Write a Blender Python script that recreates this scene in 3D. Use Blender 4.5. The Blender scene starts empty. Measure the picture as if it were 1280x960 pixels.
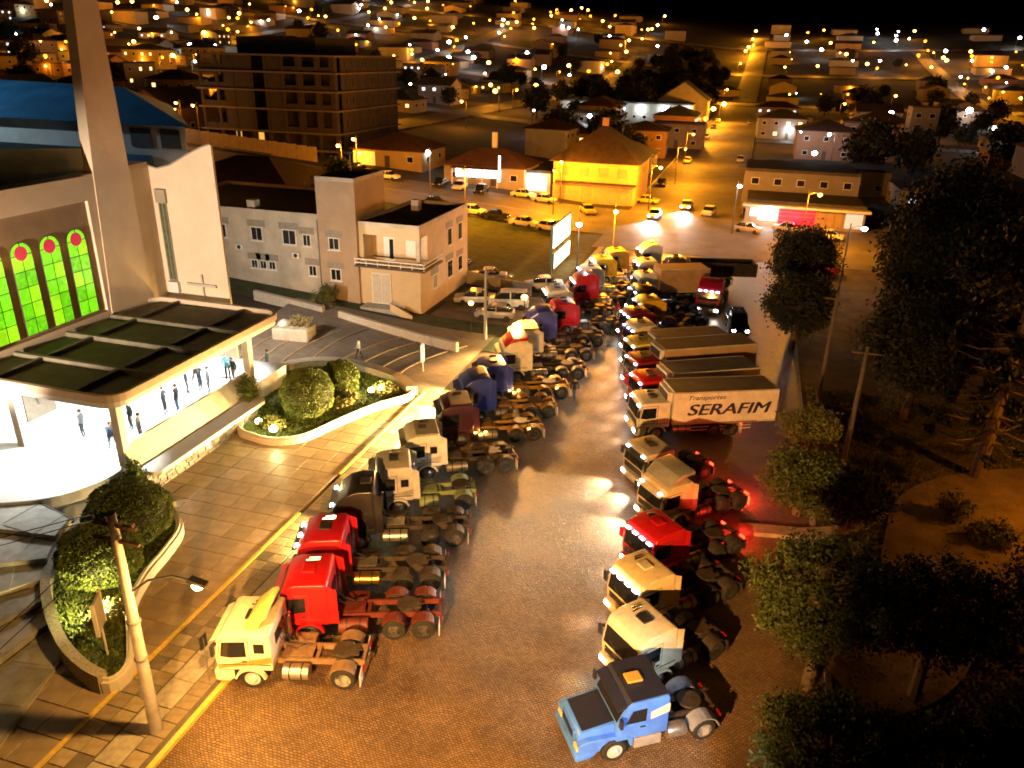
import bpy, bmesh, math, random
import numpy as np
from mathutils import Vector, Matrix

R = math.radians
PI = math.pi
random.seed(7)
SC = bpy.context.scene
COL = SC.collection

# ------------------------------------------------------------------ camera, night sky, exposure
cam_d = bpy.data.cameras.new('camera')
cam = bpy.data.objects.new('camera', cam_d)
COL.objects.link(cam)
SC.camera = cam
cam_d.sensor_width = 36.0
cam_d.lens = 36.0 * 974 / 1280
cam_d.clip_end = 5000
CAM_H, PITCH, YAW, ROLL = 23.4, R(23.0), R(16.3), R(1.3)
_f = Vector((-math.sin(YAW) * math.cos(PITCH), math.cos(YAW) * math.cos(PITCH), -math.sin(PITCH)))
_r = Vector((math.cos(YAW), math.sin(YAW), 0))
_u = _r.cross(_f)
_r2 = _r * math.cos(ROLL) + _u * math.sin(ROLL)
_u2 = -_r * math.sin(ROLL) + _u * math.cos(ROLL)
cam.matrix_world = Matrix(((_r2.x, _u2.x, -_f.x, 0), (_r2.y, _u2.y, -_f.y, 0), (_r2.z, _u2.z, -_f.z, CAM_H), (0, 0, 0, 1)))

world = bpy.data.worlds.new('World')
SC.world = world
world.use_nodes = True
wn = world.node_tree.nodes
wl = world.node_tree.links
sky = wn.new('ShaderNodeTexSky')
sky.sky_type = 'NISHITA'
sky.sun_disc = False
sky.sun_elevation = R(-4.0)
sky.sun_rotation = R(200)
tint = wn.new('ShaderNodeMixRGB')
tint.blend_type = 'MULTIPLY'
tint.inputs[0].default_value = 1
tint.inputs[2].default_value = (1.0, 0.42, 0.16, 1)      # sodium glow of the town in the night air
wl.new(sky.outputs[0], tint.inputs[1])
wl.new(tint.outputs[0], wn['Background'].inputs[0])
wn['Background'].inputs[1].default_value = 0.05

moon_d = bpy.data.lights.new('moon', 'SUN')
moon_d.energy = 0.012
moon_d.angle = R(0.5)
moon_d.color = (1.0, 0.8, 0.6)
moon = bpy.data.objects.new('moon', moon_d)
moon.rotation_euler = (R(35), R(25), 0)
COL.objects.link(moon)

vs = SC.view_settings
vs.view_transform = 'Standard'
vs.look = 'None'
vs.exposure = 0.0
vs.gamma = 1.0
vs.use_curve_mapping = False
cy = SC.cycles
cy.use_denoising = True
cy.denoiser = 'OPENIMAGEDENOISE'
cy.use_adaptive_sampling = True
cy.adaptive_threshold = 0.02
cy.max_bounces = 5
cy.diffuse_bounces = 2
cy.glossy_bounces = 2
cy.transmission_bounces = 2
cy.sample_clamp_indirect = 2.5
cy.caustics_reflective = False
cy.caustics_refractive = False
cy.use_light_tree = True
cy.filter_width = 1.8

SODIUM = (1.0, 0.34, 0.012)
WARM = (1.0, 0.47, 0.12)
COLD = (0.80, 0.93, 1.0)

# ------------------------------------------------------------------ materials
MATS = {}


def mat(name, col, rough=0.6, metal=0.0, var=0.25, scale=3.0, bump=0.0, bscale=40.0, emit=None, estr=0.0, sample=False, spec=0.5):
    if name in MATS:
        return MATS[name]
    m = bpy.data.materials.new(name)
    m.use_nodes = True
    nt = m.node_tree
    N, L = nt.nodes, nt.links
    b = N['Principled BSDF']
    b.inputs['Roughness'].default_value = rough
    b.inputs['Metallic'].default_value = metal
    b.inputs['Specular IOR Level'].default_value = spec
    c = (*col, 1)
    tc = N.new('ShaderNodeTexCoord')
    if var:
        nz = N.new('ShaderNodeTexNoise')
        nz.inputs['Scale'].default_value = scale
        nz.inputs['Detail'].default_value = 6
        nz.inputs['Roughness'].default_value = 0.65
        L.new(tc.outputs['Object'], nz.inputs['Vector'])
        cr = N.new('ShaderNodeValToRGB')
        cr.color_ramp.elements[0].position = 0.3
        cr.color_ramp.elements[1].position = 0.72
        cr.color_ramp.elements[0].color = tuple(x * (1 - var) for x in col) + (1,)
        cr.color_ramp.elements[1].color = tuple(min(1, x * (1 + var)) for x in col) + (1,)
        L.new(nz.outputs['Fac'], cr.inputs[0])
        L.new(cr.outputs[0], b.inputs['Base Color'])
    else:
        b.inputs['Base Color'].default_value = c
    if bump:
        n2 = N.new('ShaderNodeTexNoise')
        n2.inputs['Scale'].default_value = bscale
        n2.inputs['Detail'].default_value = 4
        L.new(tc.outputs['Object'], n2.inputs['Vector'])
        bp = N.new('ShaderNodeBump')
        bp.inputs['Strength'].default_value = bump
        bp.inputs['Distance'].default_value = 0.02
        L.new(n2.outputs['Fac'], bp.inputs['Height'])
        L.new(bp.outputs[0], b.inputs['Normal'])
    if emit:
        b.inputs['Emission Color'].default_value = (*emit, 1)
        b.inputs['Emission Strength'].default_value = estr
        m.cycles.emission_sampling = 'AUTO' if sample else 'NONE'
    MATS[name] = m
    return m


def brick_mat(name, c1, c2, cm, bw, bh, mortar, rough=0.5, bump=0.6, rot=0.0, stain=0.35, squash=1.0):
    m = bpy.data.materials.new(name)
    m.use_nodes = True
    nt = m.node_tree
    N, L = nt.nodes, nt.links
    b = N['Principled BSDF']
    tc = N.new('ShaderNodeTexCoord')
    mp = N.new('ShaderNodeMapping')
    mp.inputs['Rotation'].default_value = (0, 0, rot)
    L.new(tc.outputs['Object'], mp.inputs[0])
    wob = N.new('ShaderNodeTexNoise')
    wob.inputs['Scale'].default_value = 0.7
    L.new(mp.outputs[0], wob.inputs['Vector'])
    mx = N.new('ShaderNodeMixRGB')
    mx.blend_type = 'LINEAR_LIGHT'
    mx.inputs[0].default_value = 0.22
    L.new(mp.outputs[0], mx.inputs[1])
    L.new(wob.outputs['Color'], mx.inputs[2])
    br = N.new('ShaderNodeTexBrick')
    br.inputs['Scale'].default_value = 1
    br.inputs['Brick Width'].default_value = bw
    br.inputs['Row Height'].default_value = bh
    br.inputs['Mortar Size'].default_value = mortar
    br.inputs['Mortar Smooth'].default_value = 0.4
    br.inputs['Color1'].default_value = (*c1, 1)
    br.inputs['Color2'].default_value = (*c2, 1)
    br.inputs['Mortar'].default_value = (*cm, 1)
    L.new(mx.outputs[0], br.inputs['Vector'])
    ns = N.new('ShaderNodeTexNoise')
    ns.inputs['Scale'].default_value = 0.35
    ns.inputs['Detail'].default_value = 8
    ns.inputs['Roughness'].default_value = 0.7
    L.new(tc.outputs['Object'], ns.inputs['Vector'])
    cr = N.new('ShaderNodeValToRGB')
    cr.color_ramp.elements[0].position = 0.35
    cr.color_ramp.elements[0].color = (1 - stain, 1 - stain, 1 - stain, 1)
    cr.color_ramp.elements[1].position = 0.7
    cr.color_ramp.elements[1].color = (1, 1, 1, 1)
    L.new(ns.outputs['Fac'], cr.inputs[0])
    mu = N.new('ShaderNodeMixRGB')
    mu.blend_type = 'MULTIPLY'
    mu.inputs[0].default_value = 1
    L.new(br.outputs['Color'], mu.inputs[1])
    L.new(cr.outputs[0], mu.inputs[2])
    L.new(mu.outputs[0], b.inputs['Base Color'])
    rr = N.new('ShaderNodeMapRange')
    rr.inputs['To Min'].default_value = rough - 0.15
    rr.inputs['To Max'].default_value = rough + 0.2
    L.new(ns.outputs['Fac'], rr.inputs[0])
    L.new(rr.outputs[0], b.inputs['Roughness'])
    n2 = N.new('ShaderNodeTexNoise')
    n2.inputs['Scale'].default_value = 9
    n2.inputs['Detail'].default_value = 4
    L.new(tc.outputs['Object'], n2.inputs['Vector'])
    ad = N.new('ShaderNodeMath')
    ad.operation = 'MULTIPLY_ADD'
    ad.inputs[1].default_value = 0.8
    L.new(n2.outputs['Fac'], ad.inputs[0])
    inv = N.new('ShaderNodeMath')
    inv.operation = 'SUBTRACT'
    inv.inputs[0].default_value = 1
    L.new(br.outputs['Fac'], inv.inputs[1])
    L.new(inv.outputs[0], ad.inputs[2])
    bp = N.new('ShaderNodeBump')
    bp.inputs['Strength'].default_value = bump
    bp.inputs['Distance'].default_value = 0.04
    L.new(ad.outputs[0], bp.inputs['Height'])
    L.new(bp.outputs[0], b.inputs['Normal'])
    MATS[name] = m
    return m


def paint(name, col, rough=0.3):
    return mat(name, col, rough, 0.0, 0.22, 2.2)


GLASS = mat('dark_glass', (0.012, 0.014, 0.018), 0.06, 0, 0, spec=0.6)
RUBBER = mat('rubber', (0.018, 0.017, 0.016), 0.8, 0, 0.2, 8)
STEEL = mat('rim_steel', (0.26, 0.25, 0.24), 0.42, 0.6, 0.3, 6)
CHROME = mat('chrome', (0.7, 0.7, 0.7), 0.2, 1.0, 0.1)
BLACK = mat('black_plastic', (0.02, 0.02, 0.021), 0.55, 0, 0.2)
CHASSIS = mat('chassis_paint', (0.05, 0.038, 0.03), 0.6, 0.1, 0.5, 4)
ALU = mat('aluminium_tank', (0.5, 0.47, 0.42), 0.35, 0.8, 0.25, 5)
WHITE = paint('white_paint', (0.72, 0.70, 0.64))
CREAM = paint('cream_paint', (0.78, 0.70, 0.50))
RED = paint('red_paint', (0.50, 0.010, 0.015))
DKRED = paint('dark_red_paint', (0.20, 0.008, 0.025))
BLUE = paint('sky_blue_paint', (0.08, 0.24, 0.95))
NAVY = paint('navy_paint', (0.02, 0.04, 0.28))
DARK = paint('black_paint', (0.018, 0.016, 0.018), 0.25)
PLUM = paint('plum_paint', (0.05, 0.016, 0.03), 0.25)
GREY = paint('grey_paint', (0.30, 0.29, 0.27))
SILVER = paint('silver_paint', (0.48, 0.47, 0.45))
YELLOW = paint('yellow_paint', (0.75, 0.45, 0.03))
TAN = paint('tan_paint', (0.48, 0.33, 0.16))
GREENC = mat('green_chassis', (0.20, 0.26, 0.13), 0.6, 0, 0.3, 4)
REDC = mat('red_chassis', (0.14, 0.025, 0.018), 0.6, 0, 0.3, 4)
YELC = mat('yellow_chassis', (0.36, 0.21, 0.035), 0.6, 0, 0.3, 4)
LAMPON = mat('headlight_on', (1, 1, 1), 0.3, 0, 0, emit=(1.0, 0.98, 0.95), estr=60)
LAMPOFF = mat('headlight_glass', (0.6, 0.6, 0.58), 0.15, 0, 0)
MARKON = mat('marker_on', (1, 1, 1), 0.3, 0, 0, emit=(0.80, 0.90, 1.0), estr=12)
AMBER = mat('amber_on', (1, 0.5, 0.1), 0.3, 0, 0, emit=(1.0, 0.45, 0.06), estr=40)
TAIL = mat('tail_on', (0.8, 0.02, 0.02), 0.3, 0, 0, emit=(1.0, 0.03, 0.01), estr=12)
TAILOFF = mat('tail_off', (0.25, 0.01, 0.01), 0.3, 0, 0)
FLAPW = mat('white_flap', (0.75, 0.73, 0.7), 0.6, 0, 0.2, 6)
BULB_O = mat('sodium_bulb', (1, 0.6, 0.2), 0.4, 0, 0, emit=(1.0, 0.50, 0.08), estr=16)
BULB_D = mat('deep_sodium_bulb', (1, 0.5, 0.1), 0.4, 0, 0, emit=(1.0, 0.40, 0.03), estr=3.0)
BULB_W = mat('cold_bulb', (1, 1, 1), 0.4, 0, 0, emit=(0.82, 0.95, 1.0), estr=45)
CONC = mat('concrete', (0.36, 0.34, 0.31), 0.85, 0, 0.3, 2, 0.3, 20)
POLE_D = mat('pole_dark', (0.10, 0.08, 0.06), 0.85, 0, 0.3, 1.5)
POLE = mat('pole_concrete', (0.34, 0.31, 0.27), 0.85, 0, 0.3, 1.5, 0.3, 20)
ASPHALT = mat('asphalt', (0.14, 0.12, 0.10), 0.7, 0, 0.35, 0.25, 0.4, 30)
GRASS = mat('grass', (0.035, 0.05, 0.015), 0.9, 0, 0.6, 0.8, 0.8, 14)
EARTH = mat('earth', (0.16, 0.10, 0.055), 0.9, 0, 0.5, 0.5, 0.6, 8)
LAND = mat('town_ground', (0.035, 0.024, 0.012), 0.95, 0, 0.6, 0.05, 0.4, 3)
YLINE = mat('yellow_line', (0.75, 0.52, 0.10), 0.6, 0, 0.25, 6)
PAVE_L = mat('light_paving', (0.42, 0.37, 0.29), 0.6, 0, 0.3, 3, 0.3, 30)
BARK = mat('bark', (0.13, 0.085, 0.05), 0.9, 0, 0.4, 6, 0.6, 20)
WWALL = mat('white_wall', (0.70, 0.64, 0.55), 0.75, 0, 0.12, 0.6, 0.15, 30)
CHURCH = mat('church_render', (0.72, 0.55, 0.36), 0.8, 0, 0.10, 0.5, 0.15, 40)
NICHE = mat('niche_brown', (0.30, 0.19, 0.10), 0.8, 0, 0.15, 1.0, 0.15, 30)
BLUEROOF = mat('blue_metal_roof', (0.03, 0.14, 0.26), 0.5, 0.1, 0.3, 0.4)
TEALROOF = mat('teal_roof', (0.05, 0.13, 0.14), 0.55, 0, 0.3, 0.6)
CANOPYTOP = mat('canopy_felt', (0.15, 0.12, 0.07), 0.85, 0, 0.3, 1.2, 0.3, 20)
MARBLE = mat('porch_floor', (0.75, 0.76, 0.74), 0.4, 0, 0.08, 1)
FRAME = mat('brown_frame', (0.07, 0.05, 0.03), 0.6, 0, 0.2)
COBBLE = brick_mat('cobbles', (0.46, 0.30, 0.155), (0.27, 0.172, 0.088), (0.06, 0.036, 0.02), 0.16, 0.095, 0.018, 0.38, 1.0, stain=0.5)
FOLI = {}


def foliage(name, col):
    m = mat(name, col, 0.7, 0, 0.5, 1.2)
    return m


LEAF_A = foliage('leaf_topiary', (0.11, 0.15, 0.022))
LEAF_B = foliage('leaf_tree', (0.055, 0.075, 0.010))
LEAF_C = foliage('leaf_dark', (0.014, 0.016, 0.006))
LEAF_D = foliage('leaf_bright', (0.10, 0.10, 0.02))


# ------------------------------------------------------------------ mesh helpers
def rotz(a):
    return Matrix.Rotation(a, 3, 'Z')


class MB:
    def __init__(s):
        s.v, s.f = [], []

    def add(s, vs, fs):
        n = len(s.v)
        s.v += [tuple(p) for p in vs]
        s.f += [tuple(i + n for i in q) for q in fs]
        return s

    def box(s, c, d, rot=None):
        x, y, z = (k / 2 for k in d)
        vs = [Vector(p) for p in ((-x, -y, -z), (x, -y, -z), (x, y, -z), (-x, y, -z), (-x, -y, z), (x, -y, z), (x, y, z), (-x, y, z))]
        if rot is not None:
            vs = [rot @ p for p in vs]
        c = Vector(c)
        return s.add([p + c for p in vs], [(0, 3, 2, 1), (4, 5, 6, 7), (0, 1, 5, 4), (1, 2, 6, 5), (2, 3, 7, 6), (3, 0, 4, 7)])

    def bb(s, x0, x1, y0, y1, z0, z1):
        return s.box(((x0 + x1) / 2, (y0 + y1) / 2, (z0 + z1) / 2), (x1 - x0, y1 - y0, z1 - z0))

    def tube(s, pts, rads, n=10, cap=True):
        pts = [Vector(p) for p in pts]
        if not hasattr(rads, '__len__'):
            rads = [rads] * len(pts)
        vs, fs = [], []
        for i, p in enumerate(pts):
            a = pts[max(0, i - 1)]
            b = pts[min(len(pts) - 1, i + 1)]
            t = (b - a).normalized()
            ref = Vector((0, 0, 1)) if abs(t.z) < 0.9 else Vector((1, 0, 0))
            e1 = t.cross(ref).normalized()
            e2 = t.cross(e1)
            for k in range(n):
                an = 2 * PI * k / n
                vs.append(p + (e1 * math.cos(an) + e2 * math.sin(an)) * rads[i])
        for i in range(len(pts) - 1):
            for k in range(n):
                k2 = (k + 1) % n
                fs.append((i * n + k, i * n + k2, (i + 1) * n + k2, (i + 1) * n + k))
        if cap:
            fs.append(tuple(range(n))[::-1])
            fs.append(tuple((len(pts) - 1) * n + k for k in range(n)))
        return s.add(vs, fs)

    def prism(s, prof, a0, a1, axis='y'):
        """extrude a closed 2D profile; axis y: prof=(x,z); axis z: prof=(x,y); axis x: prof=(y,z)"""
        def P(p, a):
            return {'y': (p[0], a, p[1]), 'z': (p[0], p[1], a), 'x': (a, p[0], p[1])}[axis]
        n = len(prof)
        vs = [P(p, a0) for p in prof] + [P(p, a1) for p in prof]
        fs = [tuple(range(n)), tuple(range(2 * n - 1, n - 1, -1))]
        fs += [(k, n + k, n + (k + 1) % n, (k + 1) % n) for k in range(n)]
        return s.add(vs, fs)

    def lathe(s, prof, c=(0, 0, 0), n=20, axis='z'):
        """prof = (radius, height) open profile"""
        vs, fs = [], []
        for r, h in prof:
            for k in range(n):
                a = 2 * PI * k / n
                p = (r * math.cos(a), r * math.sin(a), h)
                if axis == 'y':
                    p = (p[0], p[2], p[1])
                vs.append((p[0] + c[0], p[1] + c[1], p[2] + c[2]))
        for i in range(len(prof) - 1):
            for k in range(n):
                k2 = (k + 1) % n
                fs.append((i * n + k, i * n + k2, (i + 1) * n + k2, (i + 1) * n + k))
        fs.append(tuple(range(n)))
        fs.append(tuple((len(prof) - 1) * n + k for k in range(n)))
        return s.add(vs, fs)

    def arc(s, cx, cz, r0, r1, a0, a1, y0, y1, n=8):
        prof = [(cx + r1 * math.cos(a0 + (a1 - a0) * k / n), cz + r1 * math.sin(a0 + (a1 - a0) * k / n)) for k in range(n + 1)]
        prof += [(cx + r0 * math.cos(a1 + (a0 - a1) * k / n), cz + r0 * math.sin(a1 + (a0 - a1) * k / n)) for k in range(n + 1)]
        m = len(prof)
        vs = [(p[0], y0, p[1]) for p in prof] + [(p[0], y1, p[1]) for p in prof]
        fs = [(k, m + k, m + (k + 1) % m, (k + 1) % m) for k in range(m)]
        for k in range(n):
            j = 2 * n + 1 - k
            fs.append((k, k + 1, j - 1, j))
            fs.append((m + k, m + j, m + j - 1, m + k + 1))
        return s.add(vs, fs)

    def mesh(s, name, bevel=0.0, seg=2, smooth=False, angle=25):
        me = bpy.data.meshes.new(name)
        me.from_pydata(s.v, [], s.f)
        bm = bmesh.new()
        bm.from_mesh(me)
        bmesh.ops.recalc_face_normals(bm, faces=bm.faces)
        if bevel:
            ed = [e for e in bm.edges if len(e.link_faces) == 2 and e.calc_face_angle(0) > R(angle)]
            bmesh.ops.bevel(bm, geom=ed, offset=bevel, segments=seg, profile=0.5, affect='EDGES', clamp_overlap=True)
        bm.to_mesh(me)
        bm.free()
        if smooth:
            me.shade_smooth()
            try:
                me.set_sharp_from_angle(angle=R(35))
            except Exception:
                pass
        return me


def link(name, me, m, parent=None, loc=(0, 0, 0), rot=(0, 0, 0), scale=None):
    o = bpy.data.objects.new(name, me)
    COL.objects.link(o)
    if parent is not None:
        o.parent = parent
    o.location = loc
    o.rotation_euler = rot
    if scale is not None:
        o.scale = scale
    if m is not None:
        if len(me.materials) == 0:
            me.materials.append(m)
        o.material_slots[0].link = 'OBJECT'
        o.material_slots[0].material = m
    return o


def build(mb, name, m, parent=None, loc=(0, 0, 0), rot=(0, 0, 0), bevel=0.0, seg=2, smooth=False):
    return link(name, mb.mesh(name, bevel, seg, smooth), m, parent, loc, rot)


def tag(o, label, cat, group=None):
    o['label'] = label
    o['category'] = cat
    if group:
        o['group'] = group
    return o


def thing(name, label, cat, loc=(0, 0, 0), rz=0.0, group=None):
    o = bpy.data.objects.new(name, None)
    COL.objects.link(o)
    o.empty_display_size = 0.3
    o.location = loc
    o.rotation_euler = (0, 0, rz)
    return tag(o, label, cat, group)


def struct(o, kind='structure'):
    o['kind'] = kind
    return o


def light(kind, loc, power, col, size=0.15, parent=None, target=None, spot=None, blend=0.6, name='lamp_light'):
    d = bpy.data.lights.new(name, kind)
    d.energy = power
    d.color = col
    if kind == 'AREA':
        d.size = size
    else:
        d.shadow_soft_size = size
    if kind == 'SPOT':
        d.spot_size = R(spot or 90)
        d.spot_blend = blend
    o = bpy.data.objects.new(name, d)
    COL.objects.link(o)
    o.location = loc
    if target is not None:
        v = Vector(target) - Vector(loc)
        o.rotation_euler = v.to_track_quat('-Z', 'Y').to_euler()
    if parent is not None:
        o.parent = parent
    return o


def ss(a, b, t):
    t = min(1.0, max(0.0, (t - a) / (b - a)))
    return t * t * (3 - 2 * t)


def hz(x, y):
    """height of the ground"""
    u = max(0.0, -25 - x)
    left = (0.075 * min(u, 220) + 0.03 * max(0, u - 220)) * ss(50, 66, y)
    return left + ss(420, 1050, math.hypot(x, y)) * 62


ORD = ['first', 'second', 'third', 'fourth', 'fifth', 'sixth', 'seventh', 'eighth', 'ninth', 'tenth', 'eleventh', 'twelfth', 'thirteenth',
       'fourteenth', 'fifteenth', 'sixteenth', 'seventeenth', 'eighteenth', 'nineteenth', 'twentieth']


def ordinal(k):
    if k < 20:
        return ORD[k]
    n = k + 1
    return '%d%s' % (n, 'th' if 10 <= n % 100 <= 20 else {1: 'st', 2: 'nd', 3: 'rd'}.get(n % 10, 'th'))
# ------------------------------------------------------------------ ground, roads, pavements
def grid_sheet(name, xs, ys, dz, m, hole=None):
    vs = [(x, y, hz(x, y) + dz) for y in ys for x in xs]
    nx = len(xs)
    fs = []
    for j in range(len(ys) - 1):
        for i in range(nx - 1):
            fs.append((j * nx + i, j * nx + i + 1, (j + 1) * nx + i + 1, (j + 1) * nx + i))
    return build(MB().add(vs, fs), name, m)


xs = sorted(set(list(range(-1300, -400, 30)) + list(range(-400, -245, 15)) + list(range(-245, 41, 5)) + list(range(50, 700, 25))))
ys = sorted(set(list(range(-40, 44, 12)) + list(range(46, 72, 2)) + list(range(72, 200, 8)) + list(range(200, 1300, 20)) + [1400, 1600]))
o = grid_sheet('ground', xs, ys, -0.06, LAND)
struct(o)


def road(name, p0, p1, w, dz, m, step=6.0):
    p0, p1 = Vector(p0), Vector(p1)
    d = p1 - p0
    n = max(1, int(d.length / step))
    t = d.normalized()
    s = Vector((-t.y, t.x)) * (w / 2)
    vs, fs = [], []
    for i in range(n + 1):
        c = p0 + d * (i / n)
        for q in (c + s, c, c - s):
            vs.append((q.x, q.y, hz(q.x, q.y) + dz))
    for i in range(n):
        for k in (0, 1):
            fs.append((i * 3 + k, i * 3 + k + 1, i * 3 + k + 4, i * 3 + k + 3))
    return struct(build(MB().add(vs, fs), name, m))


struct(build(MB().bb(-17.3, 5.6, 0, 101, -0.3, 0.0), 'cobbled_street', COBBLE))
for x_, y_ in ((-9.8, 64.0),):
    mh = MB().lathe([(0.42, 0.001), (0.42, 0.008), (0.38, 0.010)], (x_, y_, 0), 20)
    build(mh, 'manhole_cover', mat('cast_iron', (0.05, 0.045, 0.04), 0.45, 0.6, 0.3, 6), bpy.data.objects['cobbled_street'])
road('avenue', (-9.6, 101), (-9.6, 470), 17.6, 0.03, ASPHALT)
road('avenue_hill_stretch', (-9.0, 472), (-6.0, 900), 13.0, 0.35, ASPHALT, 12)
road('cross_street', (-340, 119.5), (150, 119.5), 20.0, 0.036, ASPHALT)
road('far_cross_street', (-420, 455), (260, 455), 16.0, 0.30, ASPHALT, 10)
struct(build(MB().bb(-19.0, 24.0, 101.0, 109.6, -0.2, 0.026), 'junction_apron', ASPHALT))
road('middle_cross_street', (-330, 250), (-19, 250), 11.0, 0.10, ASPHALT, 8)
road('right_cross_street', (0, 262), (200, 262), 10.0, 0.08, ASPHALT, 8)
road('hillside_street', (-92, 131), (-92, 640), 10.0, 0.25, ASPHALT, 8)
road('upper_hillside_street', (-190, 131), (-215, 760), 10.0, 0.35, ASPHALT, 8)
road('left_ridge_street', (-330, 200), (-330, 760), 10.0, 0.40, ASPHALT, 8)
road('right_hill_street', (112, 180), (112, 720), 10.0, 0.35, ASPHALT, 8)
road('upper_cross_street', (-460, 600), (200, 600), 10.0, 0.45, ASPHALT, 10)
road('top_cross_street', (-460, 720), (200, 730), 10.0, 0.5, ASPHALT, 10)

# kerbs along the avenue and the far side of the cross street
ak = MB()
for x in (-18.6, -0.6):
    ak.bb(x - 0.1, x + 0.1, 133, 450, 0.0, 0.16)
struct(build(ak, 'avenue_kerb', CONC))
# lane lines of the cross street
for (x0, x1, y) in ((-120, -30, 119.5),):
    vs, fs = [], []
    n = 30
    for i in range(n + 1):
        x = x0 + (x1 - x0) * i / n
        for yy in (y - 0.09, y + 0.09):
            vs.append((x, yy, hz(x, yy) + 0.042))
    fs = [(2 * i, 2 * i + 1, 2 * i + 3, 2 * i + 2) for i in range(n)]
    struct(build(MB().add(vs, fs), 'road_marking', mat('worn_paint', (0.5, 0.42, 0.25), 0.7, 0, 0.4, 3)))

# pavement in front of the church
walk = struct(build(MB().bb(-21.0, -17.52, 2, 47.5, -0.3, 0.10), 'pavement', mat('paving_bed', (0.12, 0.10, 0.075), 0.8, 0, 0.4, 2)))
struct(build(MB().bb(-17.52, -17.3, 2, 47.5, -0.3, 0.155), 'kerb', YLINE))
struct(build(MB().bb(-18.0, -17.3, 47.5, 101, -0.3, 0.14), 'far_kerb', CONC))
struct(build(MB().bb(-21.16, -21.0, 2, 31.5, -0.3, 0.20), 'edge_strip', YLINE))
struct(build(MB().bb(-21.16, -21.0, 36.0, 49.0, -0.3, 0.20), 'edge_strip', YLINE))
tile_me = MB().box((0, 0, 0.02), (0.66, 0.66, 0.04)).mesh('tile', 0.008, 1)
tile_m = [mat('tile_%d' % i, c, 0.5, 0, 0.25, 3, 0.2, 40) for i, c in enumerate(((0.36, 0.28, 0.17), (0.27, 0.21, 0.13), (0.18, 0.145, 0.095), (0.42, 0.34, 0.22)))]
for i in range(51):
    for k in range(2):
        link('tile', tile_me, random.choices(tile_m, (4, 3, 2, 1))[0], walk, (-20.6 + 0.70 * k, 11.4 + i * 0.70, 0.10 + random.uniform(0, 0.006)))
slab_me = MB().box((0, 0, 0.02), (1.0, 1.36, 0.04)).mesh('paving_slab', 0.008, 1)
for i in range(26):
    link('paving_slab', slab_me, PAVE_L, walk, (-18.98, 11.6 + i * 1.4, 0.10 + random.uniform(0, 0.006)))
sl2 = MB().box((0, 0, 0.02), (0.66, 0.66, 0.04)).mesh('tile', 0.008, 1)
for i in range(51):
    link('tile', sl2, random.choices(tile_m, (2, 4, 3, 0))[0], walk, (-18.1, 11.4 + i * 0.70, 0.10 + random.uniform(0, 0.006)))

drive = struct(build(MB().bb(-31.5, -21.16, 2, 50, -0.3, 0.06), 'driveway', mat('drive_bed', (0.20, 0.15, 0.10), 0.8, 0, 0.3, 2)))
dslab = MB().box((0, 0, 0.03), (1.24, 1.24, 0.06)).mesh('paving_slab', 0.01, 1)
dm = [mat('drive_slab_%d' % i, c, 0.42, 0, 0.22, 1.5, 0.25, 30) for i, c in enumerate(((0.36, 0.27, 0.17), (0.33, 0.245, 0.155), (0.39, 0.295, 0.19), (0.30, 0.225, 0.145)))]
for i in range(28):
    for k in range(7):
        link('paving_slab', dslab, random.choices(dm, (4, 3, 2, 1))[0], drive, (-21.85 - 1.28 * k, 11.0 + 1.28 * i, 0.06 + random.uniform(0, 0.008)))

# park on the right
struct(build(MB().bb(5.6, 5.85, 2, 101, -0.3, 0.14), 'park_kerb', CONC))
vs = [(x, y, 0.05 + 0.10 * math.sin(x * 0.35) * math.sin(y * 0.21)) for y in range(0, 104, 3) for x in [5.85 + 2.5 * i for i in range(25)]]
fs = [(j * 25 + i, j * 25 + i + 1, (j + 1) * 25 + i + 1, (j + 1) * 25 + i) for j in range(34) for i in range(24)]
struct(build(MB().add(vs, fs), 'park_lawn', mat('park_ground', (0.10, 0.065, 0.03), 0.9, 0, 0.6, 0.5, 0.7, 6), smooth=True))


def smooth_loop(pts, n=6, closed=False):
    P = [Vector((*p, 0)) if len(p) == 2 else Vector(p) for p in pts]
    out = []
    m = len(P)
    rng = range(m if closed else m - 1)
    for i in rng:
        p0 = P[(i - 1) % m] if closed or i > 0 else P[i]
        p1, p2 = P[i], P[(i + 1) % m]
        p3 = P[(i + 2) % m] if closed or i + 2 < m else P[(i + 1) % m]
        for k in range(n):
            t = k / n
            out.append(0.5 * ((2 * p1) + (p2 - p0) * t + (2 * p0 - 5 * p1 + 4 * p2 - p3) * t * t + (3 * p1 - p0 - 3 * p2 + p3) * t ** 3))
    if not closed:
        out.append(P[-1])
    return out


def ribbon(mb, pts, w, z0, z1, closed=False):
    n = len(pts)
    vs, fs = [], []
    for i, p in enumerate(pts):
        a = pts[(i - 1) % n] if closed or i else p
        b = pts[(i + 1) % n] if closed or i < n - 1 else p
        t = (b - a)
        t.z = 0
        t.normalize()
        s = Vector((-t.y, t.x, 0)) * w / 2
        for q, z in ((p + s, z0), (p - s, z0), (p - s, z1), (p + s, z1)):
            vs.append((q.x, q.y, z + p.z))
    m = n if closed else n - 1
    for i in range(m):
        j = (i + 1) % n
        for k in range(4):
            k2 = (k + 1) % 4
            fs.append((i * 4 + k, i * 4 + k2, j * 4 + k2, j * 4 + k))
    if not closed:
        fs += [(0, 1, 2, 3), ((n - 1) * 4 + 3, (n - 1) * 4 + 2, (n - 1) * 4 + 1, (n - 1) * 4)]
    return mb.add(vs, fs)


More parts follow.
